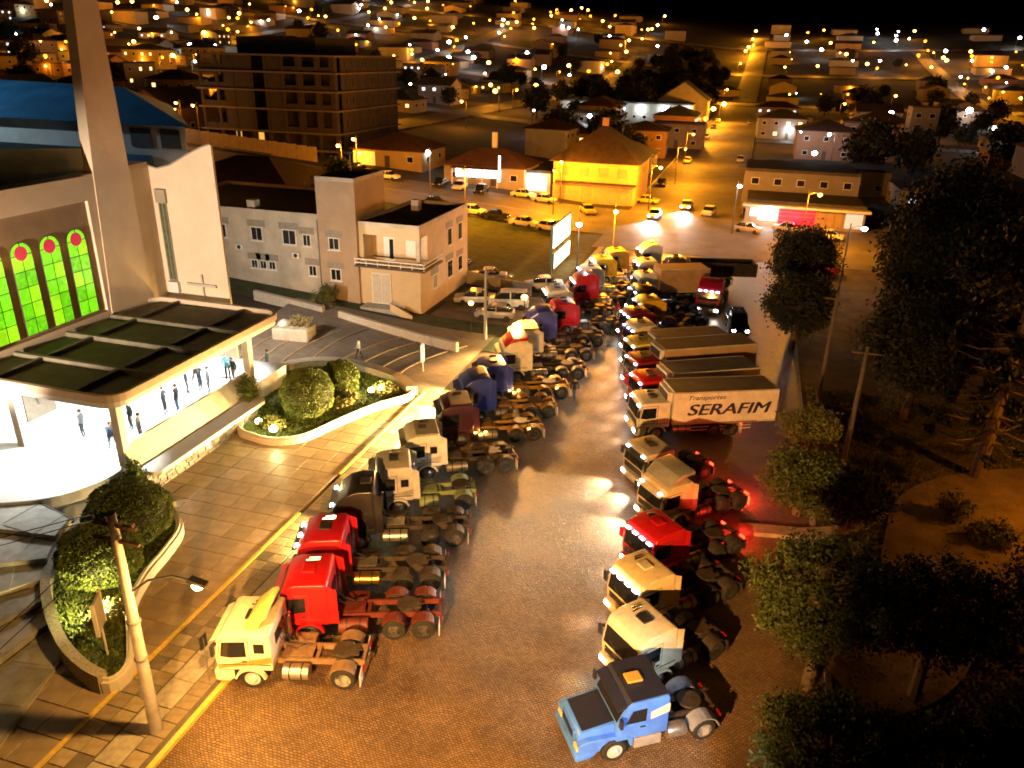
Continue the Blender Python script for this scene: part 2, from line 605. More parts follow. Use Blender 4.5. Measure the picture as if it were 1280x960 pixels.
# park path: sandy curved walk with a concrete edge
path = smooth_loop([(6.0, 27.5), (8.5, 29.5), (10.5, 33.5), (11.5, 38.5), (13.0, 43.5), (17, 47), (22, 49)], 5)
struct(build(ribbon(MB(), path, 4.6, 0.0, 0.20), 'park_path', EARTH))
struct(build(ribbon(MB(), smooth_loop([(1.9, 37.7), (3.5, 38.0), (5.3, 38.3), (7.5, 39.5), (9.5, 42)], 5), 0.9, 0.0, 0.24), 'park_walk', mat('park_concrete', (0.33, 0.27, 0.2), 0.8, 0, 0.3, 2)))
struct(build(ribbon(MB(), smooth_loop([(12.0, 36.5), (15.0, 38.5), (16.0, 42.5), (13.5, 45.5)], 5), 3.6, 0.0, 0.215), 'park_clearing', EARTH))

# terrace beside the church: curved bands of paving stepping up towards the church
vs, fs = [], []
tx = [-40 + 2 * i for i in range(11)]
ty = [45 + 1.0 * i for i in range(19)]
for yy in ty:
    for x in tx:
        vs.append((x, yy, hz(x, yy) + 0.05 + 0.02 * max(0, -21 - x)))
fs = [(j * 11 + i, j * 11 + i + 1, (j + 1) * 11 + i + 1, (j + 1) * 11 + i) for j in range(18) for i in range(10)]
terr = struct(build(MB().add(vs, fs), 'terrace', brick_mat('terrace_paving', (0.23, 0.19, 0.15), (0.17, 0.14, 0.11), (0.10, 0.08, 0.06), 0.9, 0.45, 0.02, 0.6, 0.3)))
for i in range(8):
    cx = -23.5 - 1.85 * i
    pts = []
    for k in range(9):
        yy = 50.3 + k * 1.15 - (1.5 if i > 4 else 0)
        x = cx - 1.3 * (1 - ((k - 3) / 5) ** 2) + (0.25 * k if i < 4 else 0)
        pts.append(Vector((x, yy, hz(x, yy) + 0.02 * max(0, -21 - x))))
    build(ribbon(MB(), pts, 0.16, 0.03, 0.12), 'step_edge', mat('step_edge', (0.28, 0.20, 0.12), 0.7, 0, 0.2), terr)

# verges and lawns round the convent and the corner lot
def lawn(name, x0, x1, y0, y1, dz, m=None, step=2.0):
    nx, ny = int((x1 - x0) / step) + 1, int((y1 - y0) / step) + 1
    return struct(grid_sheet(name, [x0 + (x1 - x0) * i / nx for i in range(nx + 1)], [y0 + (y1 - y0) * i / ny for i in range(ny + 1)], dz, m or GRASS))


lawn('convent_lawn', -60, -27.6, 62.2, 66, 0.03)
lawn('front_lawn', -27.6, -18.6, 59.0, 66.0, 0.03)
lawn('corner_lawn', -60, -18.5, 78.2, 108.6, 0.02)
lawn('car_park', -27.6, -18.2, 66.0, 76.0, 0.02, mat('car_park_earth', (0.13, 0.09, 0.055), 0.85, 0, 0.5, 0.8, 0.5, 8))

# ------------------------------------------------------------------ low walls
W1 = build(ribbon(MB(), [Vector((x, y, hz(x, y) + 0.1)) for x, y in ((-44.0, 62.0), (-40, 61.6), (-36.2, 61.2))], 0.45, -0.6, 0.75), 'garden_wall',
           mat('pebble_wall', (0.40, 0.35, 0.29), 0.85, 0, 0.5, 14, 0.6, 25), bevel=0.02, seg=1)
tag(W1, 'pale low wall behind the church, left of the convent path', 'wall', 'low walls round the terrace')
W2 = build(ribbon(MB(), [Vector((x, y, hz(x, y) + 0.1)) for x, y in ((-34.4, 60.8), (-30, 59.8), (-26, 58.9), (-21.8, 57.9))], 0.4, -0.6, 0.8), 'garden_wall', MATS['pebble_wall'], bevel=0.02, seg=1)
tag(W2, 'long pale low wall between the terrace and the convent lawn', 'wall', 'low walls round the terrace')
W3 = build(ribbon(MB(), [Vector((x, y, hz(x, y))) for x, y in ((-28.2, 78.0), (-24, 77.2), (-20.4, 76.2))], 0.25, -0.4, 1.3), 'boundary_wall', mat('boundary_render', (0.34, 0.28, 0.2), 0.85, 0, 0.3, 1.5), bevel=0.02, seg=1)
tag(W3, 'plain rendered wall behind the parked cars beside the convent', 'wall')


# ------------------------------------------------------------------ church
church = thing('church', 'modern cream church with green lit arched windows, tall pylon and wide flat porch roof', 'church', (-41, 38, 0))


def cpart(mb, name, m, parent=church, bevel=0.0, seg=2, smooth=False, off=(-41, 38, 0)):
    me = mb.mesh(name, bevel, seg, smooth)
    me.transform(Matrix.Translation((-off[0], -off[1], -off[2])))
    return link(name, me, m, parent)


SPOTW = mat('fill_lamp_glass', (1, 1, 1), 0.3, 0, 0, emit=(1.0, 0.9, 0.75), estr=15)
# facade with the sunk niche, facing the street
fac = MB()
fac.prism([(22, -0.5), (22, 15.4), (29, 15.5), (32.3, 15.52), (32.3, -0.5)], -42.4, -41.0, 'x')
fac.bb(-42.4, -41.0, 32.3, 41.1, 14.0, 15.55)
fac.bb(-42.4, -41.0, 32.3, 41.1, -0.5, 6.55)
fac.prism([(41.1, -0.5), (41.1, 15.6), (47, 15.8), (47, -0.5)], -42.4, -41.0, 'x')
wall = cpart(fac, 'facade', CHURCH)
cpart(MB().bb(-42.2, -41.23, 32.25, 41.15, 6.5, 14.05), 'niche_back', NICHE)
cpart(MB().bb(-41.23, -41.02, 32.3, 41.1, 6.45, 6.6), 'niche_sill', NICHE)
GREENP = [mat('green_pane_%d' % i, c, 0.25, 0, 0.35, 2.2, emit=e, estr=s, sample=True) for i, (c, e, s) in enumerate((
    ((0.10, 0.35, 0.01), (0.20, 0.75, 0.008), 1.35), ((0.16, 0.42, 0.01), (0.34, 0.82, 0.010), 1.35), ((0.07, 0.28, 0.01), (0.15, 0.60, 0.006), 1.3)))]
for m_ in GREENP:      # mottled glass
    nt_ = m_.node_tree
    nz_ = nt_.nodes.new('ShaderNodeTexNoise')
    nz_.inputs['Scale'].default_value = 3.5
    nz_.inputs['Detail'].default_value = 8
    nz_.inputs['Roughness'].default_value = 0.75
    tc_ = nt_.nodes.new('ShaderNodeTexCoord')
    nt_.links.new(tc_.outputs['Object'], nz_.inputs['Vector'])
    mr_ = nt_.nodes.new('ShaderNodeMapRange')
    mr_.inputs['From Min'].default_value = 0.3
    mr_.inputs['From Max'].default_value = 0.7
    mr_.inputs['To Min'].default_value = 0.5
    mr_.inputs['To Max'].default_value = 1.6
    nt_.links.new(nz_.outputs['Fac'], mr_.inputs[0])
    nt_.links.new(mr_.outputs[0], nt_.nodes['Principled BSDF'].inputs['Emission Strength'])
REDP = mat('red_pane', (0.4, 0.01, 0.04), 0.25, 0, 0, emit=(0.50, 0.008, 0.045), estr=0.8)
for wi, yc in enumerate((39.75, 37.65, 35.55, 33.45)):
    w = 0.76
    z0, zs = 6.75, 11.65
    prof = [(yc - w, z0), (yc + w, z0), (yc + w, zs)] + [(yc + w * math.cos(a), zs + w * math.sin(a)) for a in [PI * k / 10 for k in range(1, 10)]] + [(yc - w, zs)]
    win = cpart(MB().prism(prof, -41.24, -41.18, 'x'), 'window', FRAME)
    rows = 5
    rh = (zs - z0) / rows
    for r_ in range(rows):
        for c_ in (0, 1):
            y0 = yc - w + 0.04 + c_ * w
            m_ = random.choice(GREENP)
            cpart(MB().bb(-41.18, -41.15, y0, y0 + w - 0.08 + (0.04 if c_ else 0.04) * 0, z0 + r_ * rh + 0.03, z0 + (r_ + 1) * rh - 0.03), 'pane', m_, win)
    # head of the arch round the red disc
    for sgn in (-1, 1):
        arcp = [(yc + sgn * 0.05, zs + 0.03)] + [(yc + sgn * (w - 0.05) * math.cos(a), zs + 0.03 + (w - 0.06) * math.sin(a)) for a in [PI / 2 * k / 8 for k in range(0, 9)][:8]] + [(yc + sgn * 0.05, zs + w - 0.06)]
        cpart(MB().prism(arcp, -41.18, -41.15, 'x'), 'pane', GREENP[0], win)
    disc = [(yc - 0.05 + 0.44 * math.cos(2 * PI * k / 16), zs + 0.12 + 0.44 * math.sin(2 * PI * k / 16)) for k in range(16)]
    cpart(MB().prism(disc, -41.15, -41.10, 'x'), 'red_disc', REDP, win)
# wing wall facing the camera side, with concave top
tp = [(-41.0, 15.5), (-40.2, 15.35), (-39.2, 15.6), (-38.2, 16.1), (-37.3, 16.55), (-36.4, 16.95), (-35.6, 17.2)]
wing = cpart(MB().prism([(-35.5, -0.5)] + [(-35.55, 17.2)] + tp[::-1] + [(-41.0, -0.5)], 47.0, 47.2, 'y'), 'wing_wall', CHURCH)
cpart(MB().prism([(a, b + 0.0) for a, b in tp] + [(a, b + 0.10) for a, b in tp[::-1]], 46.95, 47.25, 'y'), 'coping', mat('coping', (0.30, 0.26, 0.2), 0.8, 0, 0.2), wing)
slit = cpart(MB().bb(-40.62, -39.75, 46.78, 46.99, 13.0, 13.95), 'slit_window', mat('slit_head', (0.34, 0.27, 0.17), 0.8, 0, 0.1))
cpart(MB().bb(-40.55, -39.85, 46.93, 46.99, 7.2, 13.0), 'frame', mat('slit_frame', (0.22, 0.18, 0.11), 0.7, 0, 0.2), slit)
cpart(MB().bb(-40.45, -40.25, 46.90, 46.94, 7.4, 12.95), 'pane', mat('slit_glass', (0.10, 0.11, 0.06), 0.2, 0, 0.4, 5), slit)
cpart(MB().bb(-40.15, -39.95, 46.90, 46.94, 7.4, 12.95), 'pane', MATS['slit_glass'], slit)
cpart(MB().bb(-40.6, -39.7, 46.70, 46.99, 6.4, 7.2), 'sill', WWALL, slit)
crs = cpart(MB().bb(-37.75, -37.6, 46.85, 46.99, 6.2, 7.95), 'cross', mat('cross_stone', (0.5, 0.42, 0.32), 0.8, 0, 0.1))
cpart(MB().bb(-39.0, -36.5, 46.83, 46.98, 7.05, 7.25), 'cross_arm', MATS['cross_stone'], crs)
build(MB().box((3.0, 9.45, 7.2), (0.5, 0.3, 0.3)), 'wall_or_fill_lamp', BLACK, church, bevel=0.02)  # lamp added on the hidden back of the wing, lighting terrace and convent
build(MB().box((3.0, 9.62, 7.2), (0.4, 0.05, 0.22)), 'lens', SPOTW, church.children[-1])
light('SPOT', (3.0, 9.75, 7.2), 9000, (1.0, 0.84, 0.66), 0.2, church, target=(4.5, 24, 1.5), spot=140, blend=0.6)
# pylon
py_ = MB()
vs = []
for z, y0, y1, x0, x1 in ((6.0, 41.35, 45.6, -41.7, -40.94), (15.7, 41.95, 45.4, -41.7, -40.94), (26, 42.8, 45.1, -41.7, -40.94), (36, 43.6, 44.8, -41.7, -40.94)):
    vs += [(x0, y0, z), (x1, y0, z), (x1 + 0.1, y1 - 0.4, z), (x1 - 0.5, y1, z), (x0, y1, z)]
fs = [(0, 1, 2, 3, 4), (19, 18, 17, 16, 15)]
for i in range(3):
    for k in range(5):
        fs.append((i * 5 + k, i * 5 + (k + 1) % 5, (i + 1) * 5 + (k + 1) % 5, (i + 1) * 5 + k))
py_.add(vs, fs)
cpart(py_, 'pylon', CHURCH)
# roofs behind the facade
cpart(MB().bb(-80, -42.41, 24, 46.9, 14.4, 14.9), 'nave_roof', TEALROOF)
cpart(MB().prism([(31.5, 14.9), (31.5, 16.2), (38.5, 17.3), (46.5, 16.6), (46.5, 14.9)], -80, -44.6, 'x'), 'clerestory', TEALROOF)
SIDEP = [(-42.45, 47.72), (-51.5, 59.9), (-60, 59.9), (-60, 47.72)]
cpart(MB().prism([(a - 0.05, b) for a, b in SIDEP], 13.6, 14.3, 'z'), 'side_roof', BLUEROOF)
cpart(MB().prism(SIDEP, -0.5, 13.6, 'z'), 'side_wall', WWALL)
hall = cpart(MB().prism([(-92, 60.0), (-47.8, 60.0), (-66, 80.0), (-92, 80.0)], -0.5, 16.9, 'z'), 'hall', WWALL)
hr = MB()
hr.add([(-93, 59.2, 16.95), (-46.6, 59.2, 16.95), (-66, 81, 16.95), (-93, 81, 16.95), (-86, 69, 19.8), (-60, 67, 19.6)],
       [(0, 1, 5, 4), (1, 2, 5), (2, 3, 4, 5), (3, 0, 4), (3, 2, 1, 0)])
cpart(hr, 'hall_roof', BLUEROOF)
for x0, x1 in ((-53.6, -51.4), (-50.4, -48.4)):
    h_ = cpart(MB().bb(x0, x1, 59.88, 59.99, 15.0, 16.6), 'hall_window', FRAME, hall)
for k in range(12):
    cpart(MB().bb(-52.0 - k * 3.3 - 0.04, -52.0 - k * 3.3 + 0.04, 59.3, 59.5, 16.93, 17.05), 'rafter_end', BLUEROOF)

# porch: plinth of dressed stones, ledge, sloping parapet, pillars, floor, roof
plinth = cpart(MB().bb(-31.2, -30.12, 30.3, 41.2, -0.3, 1.34), 'plinth', mat('mortar', (0.08, 0.07, 0.06), 0.9, 0, 0.3, 5))
stm = [mat('stone_%d' % i, c, 0.75, 0, 0.35, 5, 0.6, 18) for i, c in enumerate(((0.26, 0.22, 0.20), (0.18, 0.155, 0.145), (0.34, 0.30, 0.27), (0.13, 0.115, 0.11)))]
stmesh = []
for k in range(5):
    b = MB().box((0, 0, 0), (0.16, 1, 1))
    me = b.mesh('stone', 0.05, 1)
    stmesh.append(me)
for rix in range(6):
    yy = 30.35
    while yy < 41.0:
        w_ = min(random.uniform(0.35, 0.75), 41.15 - yy)
        if w_ < 0.12:
            break
        link('stone', random.choice(stmesh), random.choices(stm, (4, 3, 2, 2))[0], plinth, (-30.08 + 41 + random.uniform(-0.03, 0.03), yy + w_ / 2 - 38, 0.13 + rix * 0.215), (random.uniform(-0.03, 0.03), 0, 0), (1, w_ - 0.025, 0.195))
        yy += w_
cpart(MB().bb(-30.10, -29.95, 35.6, 36.0, 0.45, 1.33), 'plaque', WWALL, plinth)
lg = []
for (x, y) in [(-31.2, 30.6), (-29.6, 30.6), (-29.25, 31.0), (-29.25, 41.0), (-29.6, 41.5), (-31.2, 41.5)]:
    lg.append((x, y))
cpart(MB().prism(lg, 1.36, 1.60, 'z'), 'ledge', WWALL, bevel=0.04)
cpart(MB().prism([(-30.55, 1.6), (-31.35, 2.85), (-31.6, 2.85), (-31.6, 1.2), (-30.55, 1.2)], 30.55, 42.6, 'y'), 'parapet', mat('parapet', (0.50, 0.46, 0.38), 0.8, 0, 0.15, 1))
fl = smooth_loop([(-42, 24.8), (-38, 24.6), (-35, 25.2), (-32.6, 26.6), (-31.4, 28.6), (-31.3, 30.5)], 5)
cpart(MB().prism([(p.x, p.y) for p in fl] + [(-31.3, 46.9), (-42, 46.9)], 0.0, 1.70, 'z'), 'porch_floor', MARBLE)
for (x, y) in ((-31.45, 30.75), (-31.45, 42.75), (-38.6, 30.75)):
    cpart(MB().bb(x - 0.26, x + 0.26, y - 0.26, y + 0.26, 1.2, 5.62), 'pillar', WWALL, bevel=0.05)
cpart(MB().bb(-40.98, -40.9, 31, 46, 1.7, 5.6), 'porch_back_wall', mat('porch_white', (0.8, 0.82, 0.8), 0.6, 0, 0.03))
for y in (34.2, 38.2, 42.2):
    d_ = cpart(MB().bb(-40.9, -40.8, y - 1.1, y + 1.1, 1.72, 4.4), 'door', mat('door_wood', (0.25, 0.2, 0.15), 0.5, 0, 0.2))
    cpart(MB().bb(-40.8, -40.74, y - 0.2, y - 0.1, 2.6, 3.0), 'handle', CHROME, d_)


def round_rect(x0, x1, y0, y1, r, n=6):
    out = []
    for cx, cy_, a0 in ((x1 - r, y1 - r, 0), (x0 + r, y1 - r, PI / 2), (x0 + r, y0 + r, PI), (x1 - r, y0 + r, 1.5 * PI)):
        for k in range(n + 1):
            a = a0 + PI / 2 * k / n
            out.append((cx + r * math.cos(a), cy_ + r * math.sin(a)))
    return out


cano = cpart(MB().prism(round_rect(-40.97, -30.4, 29.7, 45.6, 1.1), 5.60, 5.95, 'z'), 'canopy', mat('canopy_soffit', (0.78, 0.74, 0.66), 0.6, 0, 0.05))
rim = round_rect(-40.97, -30.4, 29.7, 45.6, 1.1)
rp = [Vector((x, y, 0)) for x, y in rim]
rp = [p for p in rp if p.x > -40.96]
rpi = [p for p in rp]
i0 = max(range(len(rp)), key=lambda k: 0)
order = sorted(rp, key=lambda p: math.atan2(p.y - 37.6, p.x + 38.5))
cpart(ribbon(MB(), order, 0.24, 5.95, 6.38), 'canopy_rim', mat('rim_render', (0.68, 0.50, 0.33), 0.8, 0, 0.1), cano)
cpart(MB().prism(round_rect(-40.9, -30.6, 29.9, 45.4, 1.0), 5.951, 6.0, 'z'), 'canopy_deck', CANOPYTOP, cano)
for y in (33.4, 37.3, 41.2):
    cpart(MB().bb(-40.9, -30.6, y - 0.14, y + 0.14, 6.0, 6.3), 'canopy_beam', CANOPYTOP, cano)
for x in (-33.3, -38.8):
    cpart(MB().bb(x - 0.14, x + 0.14, 30.0, 45.3, 6.0, 6.26), 'canopy_beam', CANOPYTOP, cano)
SPOTM = mat('porch_lamp_glass', (1, 1, 1), 0.3, 0, 0, emit=(0.92, 0.98, 1.0), estr=25)
for x in (-33.0, -37.2):
    for y in (31.6, 35.3, 39.2, 43.0):
        pl_ = cpart(MB().lathe([(0.22, 5.50), (0.26, 5.60)], (x, y, 0), 12), 'porch_lamp', SPOTM, cano)
        light('SPOT', (x + 41, y - 38, 5.46), 3400, (0.90, 1.0, 0.97), 0.2, church, target=(x + 41 - 1.8, y - 38 - (2.6 if y < 33 else 0), 0), spot=138 if y < 33 else 108, blend=0.4)
outline = [(-21.5, 17.9), (-24.4, 18.9), (-28.0, 21.6), (-29.9, 24.3), (-30.5, 27.3), (-29.6, 29.5), (-27.6, 29.3), (-25.8, 27.8), (-25.1, 25.8), (-24.7, 24.0), (-23.8, 22.0), (-22.2, 20.2), (-21.2, 18.9)]
lp = smooth_loop(outline, 5, True)


def bed_rad(a):
    """distance from the fan centre to the bed wall along a bearing"""
    c, s_ = math.cos(a), math.sin(a)
    best = 4.3
    for p, q in zip(lp, lp[1:] + lp[:1]):
        ex, ey = q.x - p.x, q.y - p.y
        det = c * -ey + s_ * ex
        if abs(det) < 1e-9:
            continue
        rx, ry = p.x - CX, p.y - CY
        t_ = (rx * -ey + ry * ex) / det
        u_ = (c * ry - s_ * rx) / det
        if t_ > 0.5 and 0 <= u_ <= 1:
            best = t_
    return best + 0.05


# fan of broad steps turning down round the left garden
CX, CY = -26.3, 24.6
stepm = mat('step_paving', (0.40, 0.39, 0.35), 0.6, 0, 0.3, 1.5, 0.3, 20)
nose = mat('step_nosing', (0.07, 0.055, 0.04), 0.7, 0, 0.2)
angs = [R(a) for a in (166, 187, 211, 233, 252, 269, 288)]
for i in range(6):
    a0, a1 = angs[i], angs[i + 1]
    z = 1.5 - i * 0.26
    pr = [(CX + bed_rad(a0 + (a1 - a0) * k / 5) * math.cos(a0 + (a1 - a0) * k / 5), CY + bed_rad(a0 + (a1 - a0) * k / 5) * math.sin(a0 + (a1 - a0) * k / 5)) for k in range(6)]
    pr += [(CX + 15 * math.cos(a1 + (a0 - a1) * k / 5), CY + 15 * math.sin(a1 + (a0 - a1) * k / 5)) for k in range(6)]
    st = cpart(MB().prism(pr, -0.3, z, 'z'), 'step', stepm)
    cs, sn = math.cos(a0), math.sin(a0)
    rr_ = Matrix.Rotation(a0, 3, 'Z')
    cpart(MB().box((CX + 9.5 * cs, CY + 9.5 * sn, z + 0.0), (11, 0.10, 0.06), rr_), 'nosing', nose, st)
    # joints between the big flags of each tread
    for q in range(4):
        am = a0 + (a1 - a0) * 0.5
        rad = 5.6 + q * 2.1
        ww = rad * (a1 - a0) * 0.92
        cpart(MB().box((CX + rad * math.cos(am), CY + rad * math.sin(am), z + 0.012), (1.95, ww, 0.03), Matrix.Rotation(am, 3, 'Z')), 'flagstone', random.choice([stepm, mat('flag_b', (0.33, 0.32, 0.28), 0.6, 0, 0.3, 1.5, 0.3, 20), mat('flag_c', (0.46, 0.44, 0.40), 0.6, 0, 0.3, 1.5, 0.3, 20)]), st)

# ------------------------------------------------------------------ garden beds
def ground_cover(poly, z, n, size, m, parent, off, seed):
    rg_ = np.random.default_rng(seed)
    P = [(p.x, p.y) for p in poly]
    x0, x1 = min(p[0] for p in P), max(p[0] for p in P)
    y0, y1 = min(p[1] for p in P), max(p[1] for p in P)
    vs_, fs_ = [], []
    while len(fs_) < n:
        x, y = rg_.uniform(x0, x1), rg_.uniform(y0, y1)
        c = False
        j = len(P) - 1
        for i in range(len(P)):
            if (P[i][1] > y) != (P[j][1] > y) and x < (P[j][0] - P[i][0]) * (y - P[i][1]) / (P[j][1] - P[i][1]) + P[i][0]:
                c = not c
            j = i
        if not c:
            continue
        a, s_, h_ = rg_.uniform(0, 6.28), size * rg_.uniform(0.5, 1.3), size * rg_.uniform(0.6, 2.2)
        dx, dy = math.cos(a) * s_, math.sin(a) * s_
        k = len(vs_)
        lx, ly = rg_.normal() * s_, rg_.normal() * s_
        vs_ += [(x - dx - off[0], y - dy - off[1], z - 0.02), (x + dx - off[0], y + dy - off[1], z - 0.02), (x + lx - off[0], y + ly - off[1], z + h_)]
        fs_.append((k, k + 1, k + 2))
    me = bpy.data.meshes.new('ground_cover')
    me.from_pydata(vs_, [], fs_)
    return link('ground_cover', me, m, parent)


bed = thing('garden_bed', 'curved walled garden bed with round hedges beside the forecourt steps', 'garden bed', (-26, 23.5, 0), 0, 'walled beds in front of the church')
BO = (-26, 23.5, 0)
cpart(MB().prism([(p.x, p.y) for p in lp], 0.0, 0.42, 'z'), 'soil', GRASS, bed, off=BO)
outer = lp[:32]
inner = lp[31:] + lp[:1]
ground_cover(lp, 0.42, 9000, 0.07, LEAF_A, bed, BO, 1)['kind'] = 'stuff'
cpart(ribbon(MB(), outer, 0.42, -0.1, 1.0), 'rubble_wall', mat('rubble', (0.34, 0.29, 0.21), 0.85, 0, 0.5, 9, 0.8, 14), bed, off=BO)
cpart(ribbon(MB(), inner, 0.34, -0.1, 0.66), 'white_wall', WWALL, bed, off=BO)
cpart(ribbon(MB(), inner, 0.10, 0.66, 0.80), 'coping', WWALL, bed, off=BO)

out2 = [(-29.9, 38.9), (-28.4, 38.2), (-26.8, 38.1), (-25.3, 39.2), (-24.3, 42.0), (-23.1, 44.9), (-21.6, 47.4), (-22.4, 48.9), (-25, 50.4), (-28.5, 51.2), (-31.5, 50.4), (-33.2, 47.8), (-33.0, 44.2), (-31.2, 41.8)]
lp2 = smooth_loop(out2, 5, True)
bed2 = thing('garden_bed', 'wavy walled garden bed with floodlit round hedges right of the porch', 'garden bed', (-28, 44.5, 0), 0, 'walled beds in front of the church')
BO2 = (-28, 44.5, 0)
cpart(MB().prism([(p.x, p.y) for p in lp2], 0.0, 0.32, 'z'), 'soil', GRASS, bed2, off=BO2)
ground_cover(lp2, 0.32, 11000, 0.07, LEAF_A, bed2, BO2, 2)['kind'] = 'stuff'
cpart(ribbon(MB(), lp2[:33], 0.36, -0.1, 0.52), 'white_wall', WWALL, bed2, off=BO2)
cpart(ribbon(MB(), lp2[:33], 0.09, 0.52, 0.64), 'coping', WWALL, bed2, off=BO2)
cpart(ribbon(MB(), lp2[32:66], 0.85, -0.1, 0.85), 'pebble_wall', MATS['pebble_wall'], bed2, off=BO2)
cpart(ribbon(MB(), lp2[65:] + lp2[:1], 0.36, -0.1, 0.7), 'end_wall', WWALL, bed2, off=BO2)
# ------------------------------------------------------------------ foliage
def leaf_mesh(name, seed, clumps, per, rad, spread, size, shell=0.55):
    """clumps of small leaf quads through an ellipsoid rad=(rx,ry,rz)"""
    rg = np.random.default_rng(seed)
    d = rg.normal(size=(clumps, 3))
    d /= np.linalg.norm(d, axis=1)[:, None]
    rr = (shell + (1 - shell) * rg.random(clumps)) ** 0.7
    c = d * rr[:, None] * np.array(rad)
    c *= (0.82 + 0.36 * rg.random((clumps, 1)))
    p = np.repeat(c, per, axis=0) + rg.normal(size=(clumps * per, 3)) * spread
    n = len(p)
    a = rg.normal(size=(n, 3))
    a /= np.linalg.norm(a, axis=1)[:, None]
    b = np.cross(a, rg.normal(size=(n, 3)))
    b /= np.linalg.norm(b, axis=1)[:, None]
    s = size * (0.6 + 0.8 * rg.random((n, 1)))
    v = np.stack([p - a * s, p + b * s * 0.55, p + a * s, p - b * s * 0.55], 1).reshape(-1, 3)
    me = bpy.data.meshes.new(name)
    me.from_pydata(v.tolist(), [], np.arange(4 * n).reshape(-1, 4).tolist())
    return me


def ball_mesh(name, seed, r, squash, n, size):
    """clipped round hedge: short leaves all over a bumpy ball"""
    rg = np.random.default_rng(seed)
    d = rg.normal(size=(n, 3))
    d /= np.linalg.norm(d, axis=1)[:, None]
    bump = 1 + 0.05 * np.sin(d[:, 0] * 9 + seed) * np.cos(d[:, 1] * 8) + 0.03 * np.sin(d[:, 2] * 11)
    p = d * (r * bump * (0.93 + 0.09 * rg.random(n)))[:, None] * np.array((1, 1, squash))
    a = d * 0.7 + rg.normal(size=(n, 3)) * 0.5
    a /= np.linalg.norm(a, axis=1)[:, None]
    b = np.cross(a, rg.normal(size=(n, 3)))
    b /= np.linalg.norm(b, axis=1)[:, None]
    s = size * (0.6 + 0.8 * rg.random((n, 1)))
    v = np.stack([p - a * s, p + b * s * 0.6, p + a * s, p - b * s * 0.6], 1).reshape(-1, 3)
    me = bpy.data.meshes.new(name)
    me.from_pydata(v.tolist(), [], np.arange(4 * n).reshape(-1, 4).tolist())
    return me


def topiary(label, x, y, z, r, sq, seed, group=None):
    t = thing('round_hedge', label, 'hedge', (x, y, z), 0, group)
    build(MB().tube([(0, 0, -0.2), (0, 0, r * sq)], [0.14, 0.10], 8), 'trunk', BARK, t)
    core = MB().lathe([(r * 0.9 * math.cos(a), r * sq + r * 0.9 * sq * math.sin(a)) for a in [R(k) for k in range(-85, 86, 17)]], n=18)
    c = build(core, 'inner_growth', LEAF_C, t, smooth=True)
    link('leaves', ball_mesh('leaves', seed, r, sq, 15000, 0.055), LEAF_A, t, (0, 0, r * sq))['kind'] = 'stuff'
    return t


topiary('largest clipped round hedge in the left garden bed, below the porch corner', -27.4, 26.3, 0.35, 2.0, 0.82, 3, 'clipped round hedges')
topiary('wide flattened round hedge behind the lamp pole in the left garden bed', -26.3, 23.2, 0.35, 1.8, 0.85, 4, 'clipped round hedges')
topiary('big bright green ball hedge floodlit in the right garden bed', -26.7, 42.2, 0.3, 1.75, 0.98, 5, 'clipped round hedges')
topiary('smaller ball hedge behind the big one in the right garden bed', -26.3, 46.0, 0.3, 1.35, 1.0, 6, 'clipped round hedges')


def shrub(name, label, x, y, z, rad, seed, m=LEAF_A, clumps=40, per=40, spread=0.14, size=0.09, group=None, cat='shrub'):
    t = thing(name, label, cat, (x, y, z), 0, group)
    build(MB().tube([(0, 0, -0.2), (0.05, 0, rad[2])], [0.06, 0.03], 6), 'stem', BARK, t)
    link('leaves', leaf_mesh('leaves', seed, clumps, per, rad, spread, size, 0.2), m, t, (0, 0, rad[2] * 0.95))['kind'] = 'stuff'
    return t


shrub('conifer_shrub', 'feathery upright shrub at the right end of the porch ledge', -30.6, 41.0, 0.3, (0.75, 0.75, 1.5), 11, LEAF_A, 60, 40)
shrub('conifer_shrub', 'small pointed shrub at the porch corner above the left hedge', -30.1, 29.9, 0.5, (0.5, 0.5, 1.1), 12, LEAF_A, 40, 40)
shrub('low_shrub', 'low shrub by the brightest garden floodlight right of the porch', -28.0, 39.6, 0.3, (0.9, 0.5, 0.4), 13, LEAF_D)
shrub('low_shrub', 'low planting under the smaller ball hedge', -24.9, 44.6, 0.3, (0.6, 1.2, 0.4), 14, LEAF_D)
shrub('low_shrub', 'low planting at the tip of the right garden bed', -23.6, 47.2, 0.3, (0.8, 0.9, 0.4), 15, LEAF_D)
shrub('low_shrub', 'low plants lit yellow behind the sign panel in the left bed', -24.3, 21.0, 0.4, (0.9, 0.9, 0.35), 16, LEAF_D)
shrub('round_shrub', 'rounded golden shrub on the convent lawn by the path', -37.0, 63.2, hz(-37, 63.2), (1.3, 1.2, 1.1), 17, LEAF_D, 60, 50)


